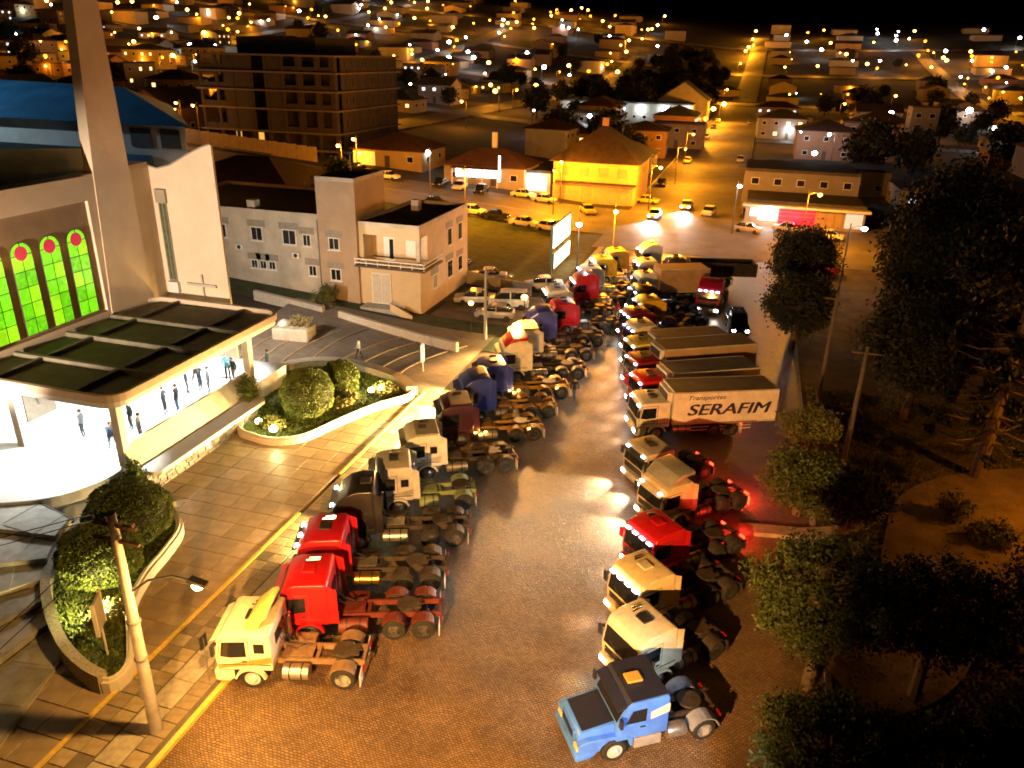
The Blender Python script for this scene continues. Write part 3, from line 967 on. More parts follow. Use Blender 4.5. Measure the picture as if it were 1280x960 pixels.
def tree(name, label, x, y, h, rad, seed, m=LEAF_B, clumps=90, per=60, spread=0.35, size=0.2, lean=(0, 0), group='trees in the park', trunk_r=0.22, mesh=None, z=None):
    z = hz(x, y) if z is None else z
    t = thing(name, label, 'tree', (x, y, z), 0, group)
    mb = MB()
    top = Vector((lean[0], lean[1], h - rad[2] * 0.4))
    fork = Vector((lean[0] * 0.5, lean[1] * 0.5, h - rad[2] * 1.35))
    if fork.z < 0.6:
        fork.z = 0.6
    mb.tube([(0, 0, -0.3), (lean[0] * 0.2, lean[1] * 0.2, fork.z * 0.5), fork, top], [trunk_r * 1.25, trunk_r, trunk_r * 0.8, trunk_r * 0.25], 8)
    rg = random.Random(seed)
    for k in range(6):
        a = k * 1.05 + rg.random()
        e = top + Vector((math.cos(a) * rad[0] * 0.65, math.sin(a) * rad[1] * 0.65, rg.uniform(-0.3, 0.3) * rad[2]))
        mb.tube([fork, (fork + e) / 2 + Vector((0, 0, rg.uniform(-0.1, 0.3))), e], [trunk_r * 0.5, trunk_r * 0.3, 0.03], 6)
    build(mb, 'trunk', BARK, t, smooth=True)
    me = mesh or leaf_mesh('crown', seed, clumps, per, rad, spread, size)
    c = link('crown', me, m, t, (lean[0], lean[1], h - rad[2]))
    return t


tree('park_tree', 'large rounded tree nearest the cream cabs on the right', 4.9, 26.8, 7.0, (2.6, 2.5, 1.9), 21, LEAF_B, 190, 110, 0.20, 0.075, lean=(-0.2, -0.6))
tree('park_tree', 'reddish tree to the right of the large rounded one', 8.9, 27.4, 6.2, (2.5, 2.2, 1.7), 22, LEAF_C, 150, 100, 0.21, 0.08)
tree('park_tree', 'tree filling the bottom edge right of the blue truck', 4.6, 20.3, 5.0, (2.2, 1.7, 1.6), 23, LEAF_B, 170, 110, 0.19, 0.07)
tree('park_tree', 'dark tree in the bottom right beside the bottom-edge tree', 8.2, 20.6, 4.8, (2.4, 1.8, 1.6), 24, LEAF_C, 150, 100, 0.19, 0.07)
tree('park_tree', 'small tree with pale yellow-green tuft crown beside the cargo boxes', 5.2, 44.2, 4.6, (1.45, 1.4, 0.95), 25, LEAF_D, 90, 80, 0.22, 0.08)
tree('park_tree', 'mid green tree just below the yellow-green tuft tree', 4.9, 40.4, 3.6, (1.9, 1.9, 1.35), 26, LEAF_B, 130, 90, 0.28, 0.09)
tree('park_tree', 'brownish low tree right of the mid green tree by the path', 7.6, 39.6, 3.2, (1.7, 1.6, 1.2), 27, LEAF_C, 110, 80, 0.3, 0.09)
tree('street_tree', 'tall clipped dark street tree at the right of the junction', 5.9, 76.5, 9.0, (2.8, 2.6, 2.6), 28, LEAF_C, 200, 90, 0.36, 0.12)
tree('street_tree', 'lower dark street tree in front of the tall clipped one', 5.4, 68.5, 6.6, (2.6, 2.4, 2.3), 29, LEAF_C, 180, 90, 0.36, 0.12)
tree('park_tree', 'huge dark conifer rising right of the junction lights', 15.5, 66.0, 16.0, (4.6, 4.2, 6.6), 30, LEAF_C, 420, 80, 0.55, 0.17, trunk_r=0.4)
tree('park_tree', 'dark spreading tree between the huge conifer and the park lamp', 12.6, 56.0, 9.0, (3.4, 3.0, 3.2), 31, LEAF_C, 240, 80, 0.45, 0.14)
tree('park_tree', 'dark tree on the right edge behind the bare-branched pine', 23.5, 63.0, 13.0, (4.8, 4.0, 4.6), 32, LEAF_C, 300, 80, 0.55, 0.16, trunk_r=0.35)
tree('park_tree', 'dark tree on the far right edge over the lower path', 14.8, 31.0, 5.5, (2.4, 2.4, 2.0), 33, LEAF_C, 150, 80, 0.35, 0.1)
tree('park_tree', 'dark tree in the bottom right corner', 12.2, 22.6, 5.4, (2.4, 2.0, 2.0), 34, LEAF_C, 150, 80, 0.35, 0.1)
shrub('round_shrub', 'clipped round shrub on the lit park clearing', 13.2, 42.6, 0.1, (0.95, 0.95, 0.75), 41, LEAF_D, 50, 50, 0.14, 0.08)
shrub('round_shrub', 'low sprawling shrub beside the clipped one on the clearing', 14.6, 40.6, 0.1, (1.2, 0.9, 0.55), 42, LEAF_D, 50, 50, 0.16, 0.08)
shrub('round_shrub', 'dark low shrub between the path and the right edge trees', 12.3, 36.4, 0.1, (0.9, 0.8, 0.5), 43, LEAF_B, 40, 50, 0.16, 0.08)

tuft_poly = [Vector(p + (0,)) for p in ((6.2, 19), (20, 19), (26, 60), (6.2, 60))]
gc_ = ground_cover(tuft_poly, 0.10, 22000, 0.09, LEAF_D, None, (0, 0, 0), 9)
gc_.name = 'park_grass'
gc_['kind'] = 'stuff'
gc_['label'] = 'dry grass and weeds covering the park ground'
gc_['category'] = 'grass'

# araucaria with bare whorled lower branches
ar = thing('araucaria', 'tall pine with bare lamplit whorled lower branches at the right edge', 'tree', (15.6, 48.2, 0), 0, 'trees in the park')
build(MB().tube([(0, 0, -0.3), (0.1, 0.1, 4), (0.2, 0.1, 9), (0.3, 0.2, 15)], [0.42, 0.34, 0.27, 0.1], 10), 'trunk', BARK, ar, smooth=True)
rg = random.Random(5)
tuft = leaf_mesh('needle_tuft', 50, 10, 26, (0.35, 0.35, 0.25), 0.14, 0.13, 0.1)
for wh in range(9):
    z = 2.6 + wh * 0.85
    n = 7
    for k in range(n):
        a = 2 * PI * k / n + wh * 0.45 + rg.uniform(-0.2, 0.2)
        ln = rg.uniform(2.2, 3.6)
        pts = [(0.15, 0.1, z), (math.cos(a) * ln * 0.5, math.sin(a) * ln * 0.5, z - 0.28), (math.cos(a) * ln, math.sin(a) * ln, z + 0.05)]
        build(MB().tube(pts, [0.075, 0.05, 0.028], 6), 'branch', BARK, ar, smooth=True)
        if wh > 2 or k % 2:
            link('needle_tuft', tuft, LEAF_C, ar, pts[2], (rg.random() * 3, rg.random() * 3, 0), (0.8 + wh * 0.08,) * 3)
link('crown', leaf_mesh('crown', 51, 120, 70, (3.8, 3.6, 2.0), 0.42, 0.18), LEAF_C, ar, (0.3, 0.2, 13.0))

# ------------------------------------------------------------------ trucks
MC = {}


def cm(key, fn):
    if key not in MC:
        MC[key] = fn()
    return MC[key]


def tyre_me(w, r=0.5):
    return cm(('tyre', w), lambda: MB().lathe([(0.30, -w / 2), (r - 0.05, -w / 2), (r, -w / 2 + 0.05), (r, w / 2 - 0.05), (r - 0.05, w / 2), (0.30, w / 2)], n=22, axis='y').mesh('tyre', 0, 1, True))


def rim_me(w, dual):
    def f():
        h = w / 2
        if dual:
            prof = [(0.31, -h - 0.0), (0.29, -h + 0.02), (0.25, -h + 0.13), (0.17, -h + 0.15), (0.16, -h + 0.02), (0.05, -h + 0.0)]
        else:
            prof = [(0.31, -h - 0.004), (0.29, -h + 0.03), (0.24, -h + 0.01), (0.17, -h - 0.05), (0.12, -h - 0.10), (0.05, -h - 0.11)]
        return MB().lathe(prof, n=20, axis='y').mesh('rim', 0, 1, True)
    return cm(('rim', w, dual), f)


def wheel(parent, x, y, w, dual=False, rim=STEEL, r=0.5):
    side = -1 if y < 0 else 1
    e = link('tyre', tyre_me(w), RUBBER, parent, (x, y, r), (0, 0, 0 if side < 0 else PI), (r / 0.5, 1, r / 0.5))
    link('rim', rim_me(w, dual), rim, e)
    return e


HW = 1.16   # half width of a cab
CABS = {
    'flat': [(-1.30, 0.92), (-1.36, 1.50), (-1.24, 2.34), (-1.12, 2.58), (-0.9, 2.68), (0.78, 2.70), (0.84, 2.62), (0.86, 0.92)],
    'mid': [(-1.32, 0.92), (-1.38, 1.50), (-1.22, 2.44), (-1.02, 2.78), (-0.55, 2.95), (0.70, 2.98), (0.82, 2.88), (0.86, 0.92)],
    'high': [(-1.32, 0.92), (-1.38, 1.50), (-1.22, 2.44), (-1.04, 2.80), (-0.50, 3.22), (0.05, 3.38), (0.72, 3.40), (0.82, 3.30), (0.86, 0.92)],
}


def cab_me(kind):
    def f():
        b = MB().prism(CABS[kind], -HW, HW)
        return b.mesh('cab', 0.085, 3, True, 20)
    return cm(('cab', kind), f)


def boxme(key, *args, bevel=0.02, seg=1):
    return cm(key, lambda: MB().bb(*args).mesh(key if isinstance(key, str) else key[0], bevel, seg))


def plate(x0, z0, x1, z1, y0, y1, t):
    """slanted plate in the xz plane between two points, thickness outwards (towards -x)"""
    d = Vector((x1 - x0, 0, z1 - z0)).normalized()
    n = Vector((-d.z, 0, d.x))
    if n.x > 0:
        n = -n
    a0, a1 = Vector((x0, 0, z0)), Vector((x1, 0, z1))
    pr = [(p.x, p.z) for p in (a0 - n * 0.03, a1 - n * 0.03, a1 + n * t, a0 + n * t)]
    return MB().prism(pr, y0, y1)


def truck(label, x, y, deg, cab='mid', paint_=WHITE, axles=2, wb=3.5, lit=False, marks=0, chassis=CHASSIS, body=None, roof=None, deflector=None, tails=0,
          visor=None, tank=ALU, flap=FLAPW, group='trucks parked in the left row', rim=STEEL, name='truck_tractor', scale=1.0, amber=False, spoiler=None, spot=0, detail=True, hatch=BLACK, lower=None, stripe=None):
    t = thing(name, label, 'truck', (x, y, 0), R(deg), group)
    t.scale = (scale, scale, scale)
    lower = lower or paint_
    L_rear = wb + (1.25 if axles == 3 else 0)
    roofz = {'flat': 2.70, 'mid': 2.98, 'high': 3.40}[cab]
    c = link('cab', cab_me(cab), paint_, t)
    # glass
    link('windscreen', cm(('ws', cab), lambda: plate(-1.372 if cab != 'flat' else -1.355, 1.58, -1.225 if cab != 'flat' else -1.245, 2.40 if cab != 'flat' else 2.30, -1.02, 1.02, 0.018).mesh('windscreen')), GLASS, c)
    sw = [(-1.14, 1.62), (-1.02, 2.30), (-0.12, 2.34), (-0.12, 1.62), (-0.75, 1.56)]
    for s in (-1, 1):
        d = link('door', cm(('door', s), lambda: MB().prism([(-1.22, 0.98), (-1.24, 1.5), (-1.06, 2.42), (-0.02, 2.46), (-0.02, 0.98)], s * (HW - 0.02), s * (HW + 0.014)).mesh('door', 0.01, 1)), paint_, c)
        link('window', cm(('sw', s), lambda: MB().prism(sw, s * HW, s * (HW + 0.028)).mesh('window')), GLASS, d)
        link('handle', cm(('hd', s), lambda: MB().bb(-0.3, -0.12, s * HW + (0.0 if s > 0 else -0.045), s * HW + (0.045 if s > 0 else 0.0), 1.36, 1.42).mesh('handle')), BLACK, d)
        link('door_seam', cm(('seam', s), lambda: MB().prism([(-1.245, 0.955), (-1.265, 1.5), (-1.085, 2.445), (0.005, 2.485), (0.005, 0.955)], s * (HW - 0.02), s * (HW + 0.005)).mesh('door_seam')), BLACK, d)
        link('trim', cm(('trim', s), lambda: MB().bb(-1.22, 0.80, min(s * HW, s * (HW + 0.02)), max(s * HW, s * (HW + 0.02)), 1.20, 1.24).mesh('trim')), BLACK, c)
        link('side_fairing', cm(('fair', s, cab), lambda: MB().prism([(0.80, 1.0), (0.80, roofz - 0.12), (1.18, roofz - 0.30), (1.22, 1.0)], s * (HW - 0.05), s * (HW - 0.02)).mesh('side_fairing')), paint_, c) if cab != 'flat' and body is None else None
        link('sleeper_window', cm(('slp', s), lambda: MB().prism([(0.18, 1.78), (0.18, 2.24), (0.60, 2.24), (0.60, 1.78)], s * HW, s * (HW + 0.016)).mesh('sleeper_window', 0.01, 1)), GLASS, c) if stripe is not None else None
        mi = link('mirror', cm(('mir', s), lambda: MB().bb(-1.42, -1.30, s * 1.30 - 0.11, s * 1.30 + 0.11, 1.75, 2.25).bb(-1.38, -1.2, min(s * 1.1, s * 1.3), max(s * 1.1, s * 1.3), 2.2, 2.26).mesh('mirror', 0.02, 1)), BLACK if paint_ is not RED else RED, t)
        # front mudguard
        link('mudguard', cm(('mg', s), lambda: MB().arc(0, 0.5, 0.56, 0.64, R(15), R(165), s * 1.17 - 0.17, s * 1.17 + 0.01).mesh('mudguard', 0, 1)), lower, t)
        link('step', cm(('st', s), lambda: MB().bb(-0.72, -0.60, s * 1.0 - 0.15, s * 1.0 + 0.15, 0.35, 0.9).mesh('step')), BLACK, t)
        hl = link('headlight', cm(('hl', s), lambda: MB().bb(-1.50, -1.38, s * 0.92 - 0.17, s * 0.92 + 0.17, 0.60, 0.80).mesh('headlight', 0.03, 2)), LAMPON if lit else LAMPOFF, t)
        wheel(t, 0, s * 1.0, 0.30, False, rim)
    link('grille', cm('grille', lambda: MB().bb(-1.385, -1.30, -0.92, 0.92, 0.98, 1.46).mesh('grille', 0.02, 1)), BLACK, c)
    for k in range(3):
        link('slat', cm('slat', lambda: MB().bb(-1.405, -1.36, -0.88, 0.88, -0.02, 0.02).mesh('slat')), lower if k == 0 else CHROME, c, (0, 0, 1.08 + k * 0.14))
    link('bumper', cm('bumper', lambda: MB().prism([(-1.30, 0.36), (-1.46, 0.42), (-1.46, 0.90), (-0.66, 0.92), (-0.66, 0.55), (-0.9, 0.36)], -1.16, 1.16).mesh('bumper', 0.05, 2, True)), lower, t)
    for yy in (-0.75, 0.10):
        link('wiper', cm('wiper', lambda: MB().tube([(-1.405, 0, 1.60), (-1.355, 0.5, 1.86)], 0.018, 4).mesh('wiper')), BLACK, c, (0, yy, 0))
    link('rear_window', cm('rearw', lambda: MB().bb(0.83, 0.885, -0.55, 0.55, 1.75, 2.25).mesh('rear_window')), GLASS, c)
    link('air_horn', cm('horn', lambda: MB().tube([(-0.55, 0.55, 0.05), (0.05, 0.55, 0.07)], [0.06, 0.025], 8).tube([(-0.45, 0.72, 0.05), (0.05, 0.72, 0.07)], [0.06, 0.025], 8).mesh('air_horn')), CHROME, c, (0.25, 0, roofz + 0.01)) if cab != 'high' else None
    if stripe is not None:
        for s in (-1, 1):
            link('stripe', cm(('stripe', s), lambda: MB().prism([(-1.2, 1.02), (-1.22, 1.16), (0.84, 1.62), (0.84, 1.32)], s * HW, s * (HW + 0.018)).mesh('stripe')), stripe, c)
    if visor is not None:
        vz = 2.36 if cab == 'flat' else 2.48
        v = link('sun_visor', cm(('visor', cab), lambda: MB().prism([(-1.24, vz), (-1.50, vz - 0.12), (-1.50, vz - 0.06), (-1.20, vz + 0.10)], -1.06, 1.06).mesh('sun_visor', 0.01, 1)), visor, c)
    for k in range(marks):
        yy = -0.85 + 1.7 * k / max(1, marks - 1)
        link('marker_lamp', cm('marker', lambda: MB().box((0, 0, 0), (0.16, 0.30, 0.10)).mesh('marker_lamp', 0.02, 1)), MARKON, c, (-1.30 if cab != 'flat' else -1.25, yy, 2.52 if cab != 'flat' else 2.44))
    if hatch is not None:
        link('roof_hatch', cm('hatch', lambda: MB().box((0, 0, 0), (0.55, 0.62, 0.09)).mesh('roof_hatch', 0.03, 1)), hatch, c, (-0.1 if cab != 'high' else 0.35, 0, roofz + (0.02 if cab != 'high' else 0.01)))
    if roof is not None:   # painted roof cap
        link('roof_cap', cm(('cap', cab), lambda: MB().prism([(-0.62, roofz + 0.0), (-0.55, roofz + 0.06), (0.74, roofz + 0.07), (0.76, roofz - 0.01)], -HW + 0.12, HW - 0.12).mesh('roof_cap', 0.02, 1)), roof, c)
    if deflector is not None:
        link('air_deflector', cm(('defl', cab), lambda: MB().prism([(-0.25, roofz + 0.02), (0.45, roofz + 0.62), (0.72, roofz + 0.72), (0.74, roofz + 0.60), (0.5, roofz + 0.35), (0.35, roofz)], -0.92, 0.92).mesh('air_deflector', 0.03, 2, True)), deflector, c)
    if spoiler is not None:
        link('roof_spoiler', cm('spoiler', lambda: MB().prism([(-0.95, 2.92), (-0.30, 3.52), (0.80, 3.66), (0.84, 3.40), (0.2, 3.38), (-0.4, 3.2)], -1.14, 1.14).mesh('roof_spoiler', 0.05, 2, True)), spoiler, c)
    # chassis
    ce = L_rear + 0.75
    if body is None or body == 'dump':
        ch = link('chassis', cm(('ch', ce), lambda: MB().bb(0.3, ce, -0.48, -0.38, 0.70, 0.95).bb(0.3, ce, 0.38, 0.48, 0.70, 0.95).bb(1.15, 1.3, -0.4, 0.4, 0.72, 0.92).bb(ce - 0.12, ce, -0.4, 0.4, 0.72, 0.92).bb(2.3, 2.45, -0.4, 0.4, 0.72, 0.92).mesh('chassis')), chassis, t)
    else:
        ch = link('chassis', cm(('chb', ce), lambda: MB().bb(0.3, ce, -0.48, -0.38, 0.70, 0.95).bb(0.3, ce, 0.38, 0.48, 0.70, 0.95).mesh('chassis')), chassis, t)
    if body is None:
        fx = L_rear - (0.62 if axles == 3 else 0) - 0.1
        link('fifth_wheel', cm('fw', lambda: MB().lathe([(0.46, 0.0), (0.48, 0.02), (0.48, 0.07), (0.44, 0.09)], n=18).bb(0.05, 0.6, -0.32, -0.12, 0.0, 0.08).bb(0.05, 0.6, 0.12, 0.32, 0.0, 0.08).mesh('fifth_wheel')), CHASSIS, ch, (fx, 0, 1.02))
        link('saddle', cm('sad', lambda: MB().bb(-0.3, 0.3, -0.46, 0.46, 0.94, 1.03).mesh('saddle')), CHASSIS, ch, (fx, 0, 0))
        link('deck_plate', cm('deck', lambda: MB().bb(0.98, 2.2, -0.36, 0.36, 0.955, 0.985).mesh('deck_plate')), chassis if chassis is not CHASSIS else ALU, ch)
        link('exhaust', cm('exh', lambda: MB().tube([(0.98, 0.75, 0.6), (0.98, 0.75, 2.1), (1.06, 0.75, 2.25)], [0.09, 0.09, 0.07], 10).mesh('exhaust', 0, 1, True)), CHROME, t)
        link('air_line', cm('airl', lambda: MB().tube([(0.9, -0.2, 1.9), (1.15, -0.2, 1.4), (1.5, -0.1, 1.15), (1.9, 0.1, 1.2)], 0.025, 6).tube([(0.9, 0.1, 1.9), (1.2, 0.15, 1.35), (1.7, 0.2, 1.1), (2.1, 0.2, 1.15)], 0.025, 6).mesh('air_line')), MATS['black_plastic'], t)
    # tanks
    tl = 1.05 if axles == 2 else 1.25
    tk = link('fuel_tank', cm(('tank', tl), lambda: MB().tube([(1.15, -0.86, 0.66), (1.15 + tl, -0.86, 0.66)], 0.31, 16).mesh('fuel_tank', 0.03, 1, True)), tank, t)
    for k in range(2):
        link('strap', cm('strap', lambda: MB().tube([(0, -0.86, 0.66), (0.06, -0.86, 0.66)], 0.325, 16).mesh('strap')), BLACK, tk, (1.15 + tl * (0.25 + 0.45 * k), 0, 0))
    link('battery_box', cm(('bat', tl), lambda: MB().bb(1.15, 1.15 + tl * 0.9, 0.56, 1.14, 0.42, 0.92).mesh('battery_box', 0.03, 1)), chassis, t)
    # rear axles
    for i in range(axles - 1):
        ax = wb + 1.25 * i
        link('axle', cm('axle', lambda: MB().tube([(0, -0.9, 0.5), (0, 0.9, 0.5)], 0.11, 8).lathe([(0.12, 0.3), (0.24, 0.42), (0.24, 0.62), (0.12, 0.74)], n=10).mesh('axle')), CHASSIS, t, (ax, 0, 0))
        for s in (-1, 1):
            wheel(t, ax, s * 0.88, 0.54, True, rim)
            if body is None:
                link('mudguard', cm(('rmg', s), lambda: MB().arc(0, 0.5, 0.57, 0.60, R(35), R(150), s * 0.88 - 0.28, s * 0.88 + 0.28).mesh('mudguard')), chassis if detail else BLACK, t, (ax, 0, 0))
    for s in (-1, 1):
        link('mud_flap', cm(('flap', s), lambda: MB().bb(0, 0.03, s * 0.88 - 0.28, s * 0.88 + 0.28, 0.22, 0.80).mesh('mud_flap')), flap, t, (L_rear + 0.66, 0, 0))
        link('tail_lamp', cm(('tl', s), lambda: MB().bb(0, 0.08, s * 0.72 - 0.18, s * 0.72 + 0.18, 0.72, 0.88).mesh('tail_lamp', 0.02, 1)), TAIL if tails else TAILOFF, t, (ce, 0, 0))
    if amber:
        for xx in (0.95, 1.6, L_rear - 0.4):
            link('side_marker', cm('sm', lambda: MB().box((0, 0, 0), (0.16, 0.06, 0.10)).mesh('side_marker', 0.02, 1)), AMBER, t, (xx, -1.17, 1.0))
        light('POINT', (1.3, -1.4, 1.0), 60, (1.0, 0.45, 0.08), 0.1, t)
    if lit and spot:
        for s in (-1, 1):
            light('SPOT', (-1.56, s * 0.92, 0.7), spot, (1.0, 0.64, 0.22) if deg < 60 and x < -13 else (1.0, 0.88, 0.68), 0.08, t, target=(-6.5, s * 1.1, -0.3), spot=75, blend=0.8)
    if tails:
        light('POINT', (ce + 0.35, 0, 0.75), tails * 1.0, (1.0, 0.04, 0.02), 0.1, t)
    return t, ce


def cargo_box(t, x0, x1, z0, z1, m, roofm, w=1.2, front=True):
    b = build(MB().bb(x0, x1, -w, w, z0, z1), 'cargo_box', m, t, bevel=0.04)
    build(MB().bb(x0 + 0.08, x1 - 0.08, -w + 0.08, w - 0.08, z1 + 0.001, z1 + 0.03), 'roof_panel', roofm, b)
    for s in (-1, 1):
        build(MB().bb(x0, x1, s * w - 0.03, s * w + 0.03, z1 - 0.06, z1 + 0.04), 'roof_rail', SILVER, b)
        build(MB().bb(x0, x1, s * w - 0.025, s * w + 0.025, z0 - 0.08, z0 + 0.04), 'floor_rail', SILVER, b)
        build(MB().bb(x0 + 0.8, x1 - 1.6, s * (w - 0.1) - 0.02, s * (w - 0.1) + 0.02, 0.55, 0.62).bb(x0 + 0.8, x1 - 1.6, s * (w - 0.1) - 0.02, s * (w - 0.1) + 0.02, 0.78, 0.84), 'side_guard', SILVER, t)
    if front:   # cooling unit and hollow fairing on the box front
        build(MB().bb(x0 - 0.34, x0 - 0.02, -0.95, 0.95, z1 - 0.95, z1 - 0.05), 'cooling_unit', WHITE, b, bevel=0.05)
        build(MB().bb(x0 - 0.37, x0 - 0.33, -0.8, 0.8, z1 - 0.75, z1 - 0.2), 'cooling_grille', BLACK, b)
    for s in (-1, 1):
        build(MB().bb(x1 + 0.001, x1 + 0.05, min(0.02 * s, s * (w - 0.05)), max(0.02 * s, s * (w - 0.05)), z0 + 0.08, z1 - 0.1), 'rear_door', m, b)
    return b


# left row, nearest first
truck('cream cab-over truck with yellow roof deflector, nearest in the left row', -16.5, 21.0, 16, 'flat', CREAM, 2, 3.55, deflector=paint('yellow_cream', (0.80, 0.66, 0.16)), visor=CREAM, stripe=mat('stripe_orange', (0.55, 0.25, 0.05), 0.4), chassis=mat('brown_chassis', (0.22, 0.14, 0.08), 0.6, 0, 0.3, 4), rim=SILVER)
truck('bright red truck beside the nearest cream one, with red chassis', -15.75, 24.0, 20, 'mid', RED, 3, 3.5, chassis=REDC, visor=RED, flap=FLAPW, marks=0, hatch=RED, tank=REDC)
truck('dark red topped truck, third in the left row, with gold tank', -16.7, 27.1, 20, 'mid', paint('red_paint_b', (0.42, 0.01, 0.022)), 3, 3.5, visor=BLACK, marks=3, tank=mat('gold_tank', (0.55, 0.33, 0.07), 0.3, 0.9, 0.2))
truck('black high-roofed truck, fourth in the left row', -16.9, 30.7, 21, 'high', DARK, 3, 3.55, lit=True, spot=3000, visor=BLACK, tank=ALU, marks=2)
truck('pale grey truck with olive green chassis, between black and white ones', -16.5, 34.2, 27, 'mid', SILVER, 2, 3.6, chassis=GREENC, visor=GREY, stripe=GREY, tank=GREENC, amber=False)
truck('plain white truck with grey roof, next to the olive-chassis one', -16.5, 38.2, 29, 'mid', WHITE, 3, 3.5, visor=GREY, roof=GREY, stripe=SILVER, lit=True, spot=2500)
truck('plum black truck with yellow chassis and lit amber side lamps', -16.1, 42.8, 29, 'mid', PLUM, 3, 3.6, chassis=YELC, visor=BLACK, lit=True, spot=16000, amber=True, roof=mat('brown_roof', (0.12, 0.07, 0.04), 0.5, 0, 0.2))
truck('navy blue truck beside the plum black one, brown hatch on roof', -16.1, 46.4, 29, 'high', NAVY, 3, 3.6, chassis=YELC, lit=True, spot=24000, visor=NAVY, hatch=TAN)
truck('second navy blue truck, left of the cream one with red spoiler', -16.0, 50.0, 28, 'mid', paint('navy_paint_b', (0.03, 0.05, 0.33)), 3, 3.6, chassis=YELC, lit=True, spot=24000, visor=BLACK, amber=True)
truck('cream white high truck wearing a red roof spoiler', -15.7, 54.3, 25, 'high', CREAM, 3, 3.6, visor=CREAM, spoiler=RED, lit=True, spot=3000, hatch=None)
truck('cream white truck with yellow roof cap behind the red-spoilered one', -15.9, 58.4, 25, 'mid', CREAM, 3, 3.6, roof=paint('yellow_cream', (0, 0, 0)), visor=CREAM, lit=True, spot=3000)
truck('deep blue truck in the middle of the left row beyond the cream pair', -15.7, 62.2, 25, 'high', paint('blue_far', (0.05, 0.07, 0.38)), 3, 3.6, lit=True, spot=3000)
truck('red truck in the far half of the left row beside the deep blue one', -14.6, 66.3, 25, 'mid', paint('red_far', (0.55, 0.015, 0.03)), 3, 3.6)
truck('white truck with glowing visor lamps in the far left row', -16.2, 70.4, 25, 'mid', WHITE, 3, 3.6, marks=4, visor=BLACK, lit=True, spot=300)
truck('bright red truck under the lit billboard', -14.6, 75.3, 25, 'high', RED, 3, 3.6, marks=4, lit=True, spot=300)
truck('silver truck between the billboard red one and the yellow one', -14.8, 79.6, 25, 'mid', SILVER, 3, 3.6, marks=3)
truck('yellow truck at the far end of the left row', -14.3, 84.2, 25, 'mid', YELLOW, 3, 3.6, marks=3, visor=WHITE)
truck('golden tan truck behind the yellow one at the row end', -13.6, 88.4, 25, 'mid', paint('gold_far', (0.5, 0.30, 0.04)), 2, 3.6)

# right row
RG = 'trucks parked in the right row'
RS = 0.94


def rpos(rx, ry, deg, back=0.25):
    return rx + back * math.cos(R(deg)), ry + back * math.sin(R(deg))


for (lab, rx, ry, deg, cab, pm, ax, kw) in (
    ('cream white truck with dark roof hatch next to the blue bonneted one', -1.85, 25.4, 48, 'mid', CREAM, 2, dict(visor=None, lit=True, spot=300, flap=BLACK)),
    ('cream truck with three bright visor lamps, third in the right row', -2.3, 28.9, 46, 'mid', paint('cream_b', (0.76, 0.62, 0.36)), 3, dict(marks=4, lit=True, spot=300, flap=BLACK, hatch=CREAM)),
    ('red truck with visor lamps in the right row, fourth from the front', -2.2, 32.6, 46, 'mid', RED, 3, dict(marks=4, lit=True, spot=300, tails=260, flap=BLACK, hatch=RED)),
    ('cream truck with tall grey dome fairing behind the red one', -2.2, 37.3, 44, 'mid', paint('cream_c', (0.66, 0.52, 0.30)), 3, dict(marks=2, lit=True, spot=4000, tails=420, spoiler=GREY, hatch=None, visor=CREAM)),
    ('grey white flat-roofed truck in front of the lettered cargo box', -3.6, 41.2, 41, 'flat', paint('grey_white', (0.50, 0.45, 0.38)), 2, dict(lit=True, spot=4000, tails=10, visor=BLACK, marks=2)),
):
    px, py = rpos(rx, ry, deg)
    truck(lab, px, py, deg, cab, pm, ax, 3.4, group=RG, scale=RS, **kw)

# cargo trucks
LETTER = mat('letter_navy', (0.02, 0.02, 0.05), 0.6, 0, 0)


def text_mesh(s, size, shear=0.0, offset=0.0, extrude=0.004):
    cu = bpy.data.curves.new('lettering', 'FONT')
    cu.body = s
    cu.size = size
    cu.shear = shear
    cu.offset = offset
    cu.extrude = extrude
    cu.align_x = 'CENTER'
    cu.align_y = 'CENTER'
    ob = bpy.data.objects.new('tmp', cu)
    COL.objects.link(ob)
    dg = bpy.context.evaluated_depsgraph_get()
    me = bpy.data.meshes.new_from_object(ob.evaluated_get(dg))
    bpy.data.objects.remove(ob)
    bpy.data.curves.remove(cu)
    return me


def sideways(me, o_name, m, parent, loc, sx=1.0):
    me.materials.clear()
    return link(o_name, me, m, parent, loc, (PI / 2, 0, 0), (sx, 1, 1))


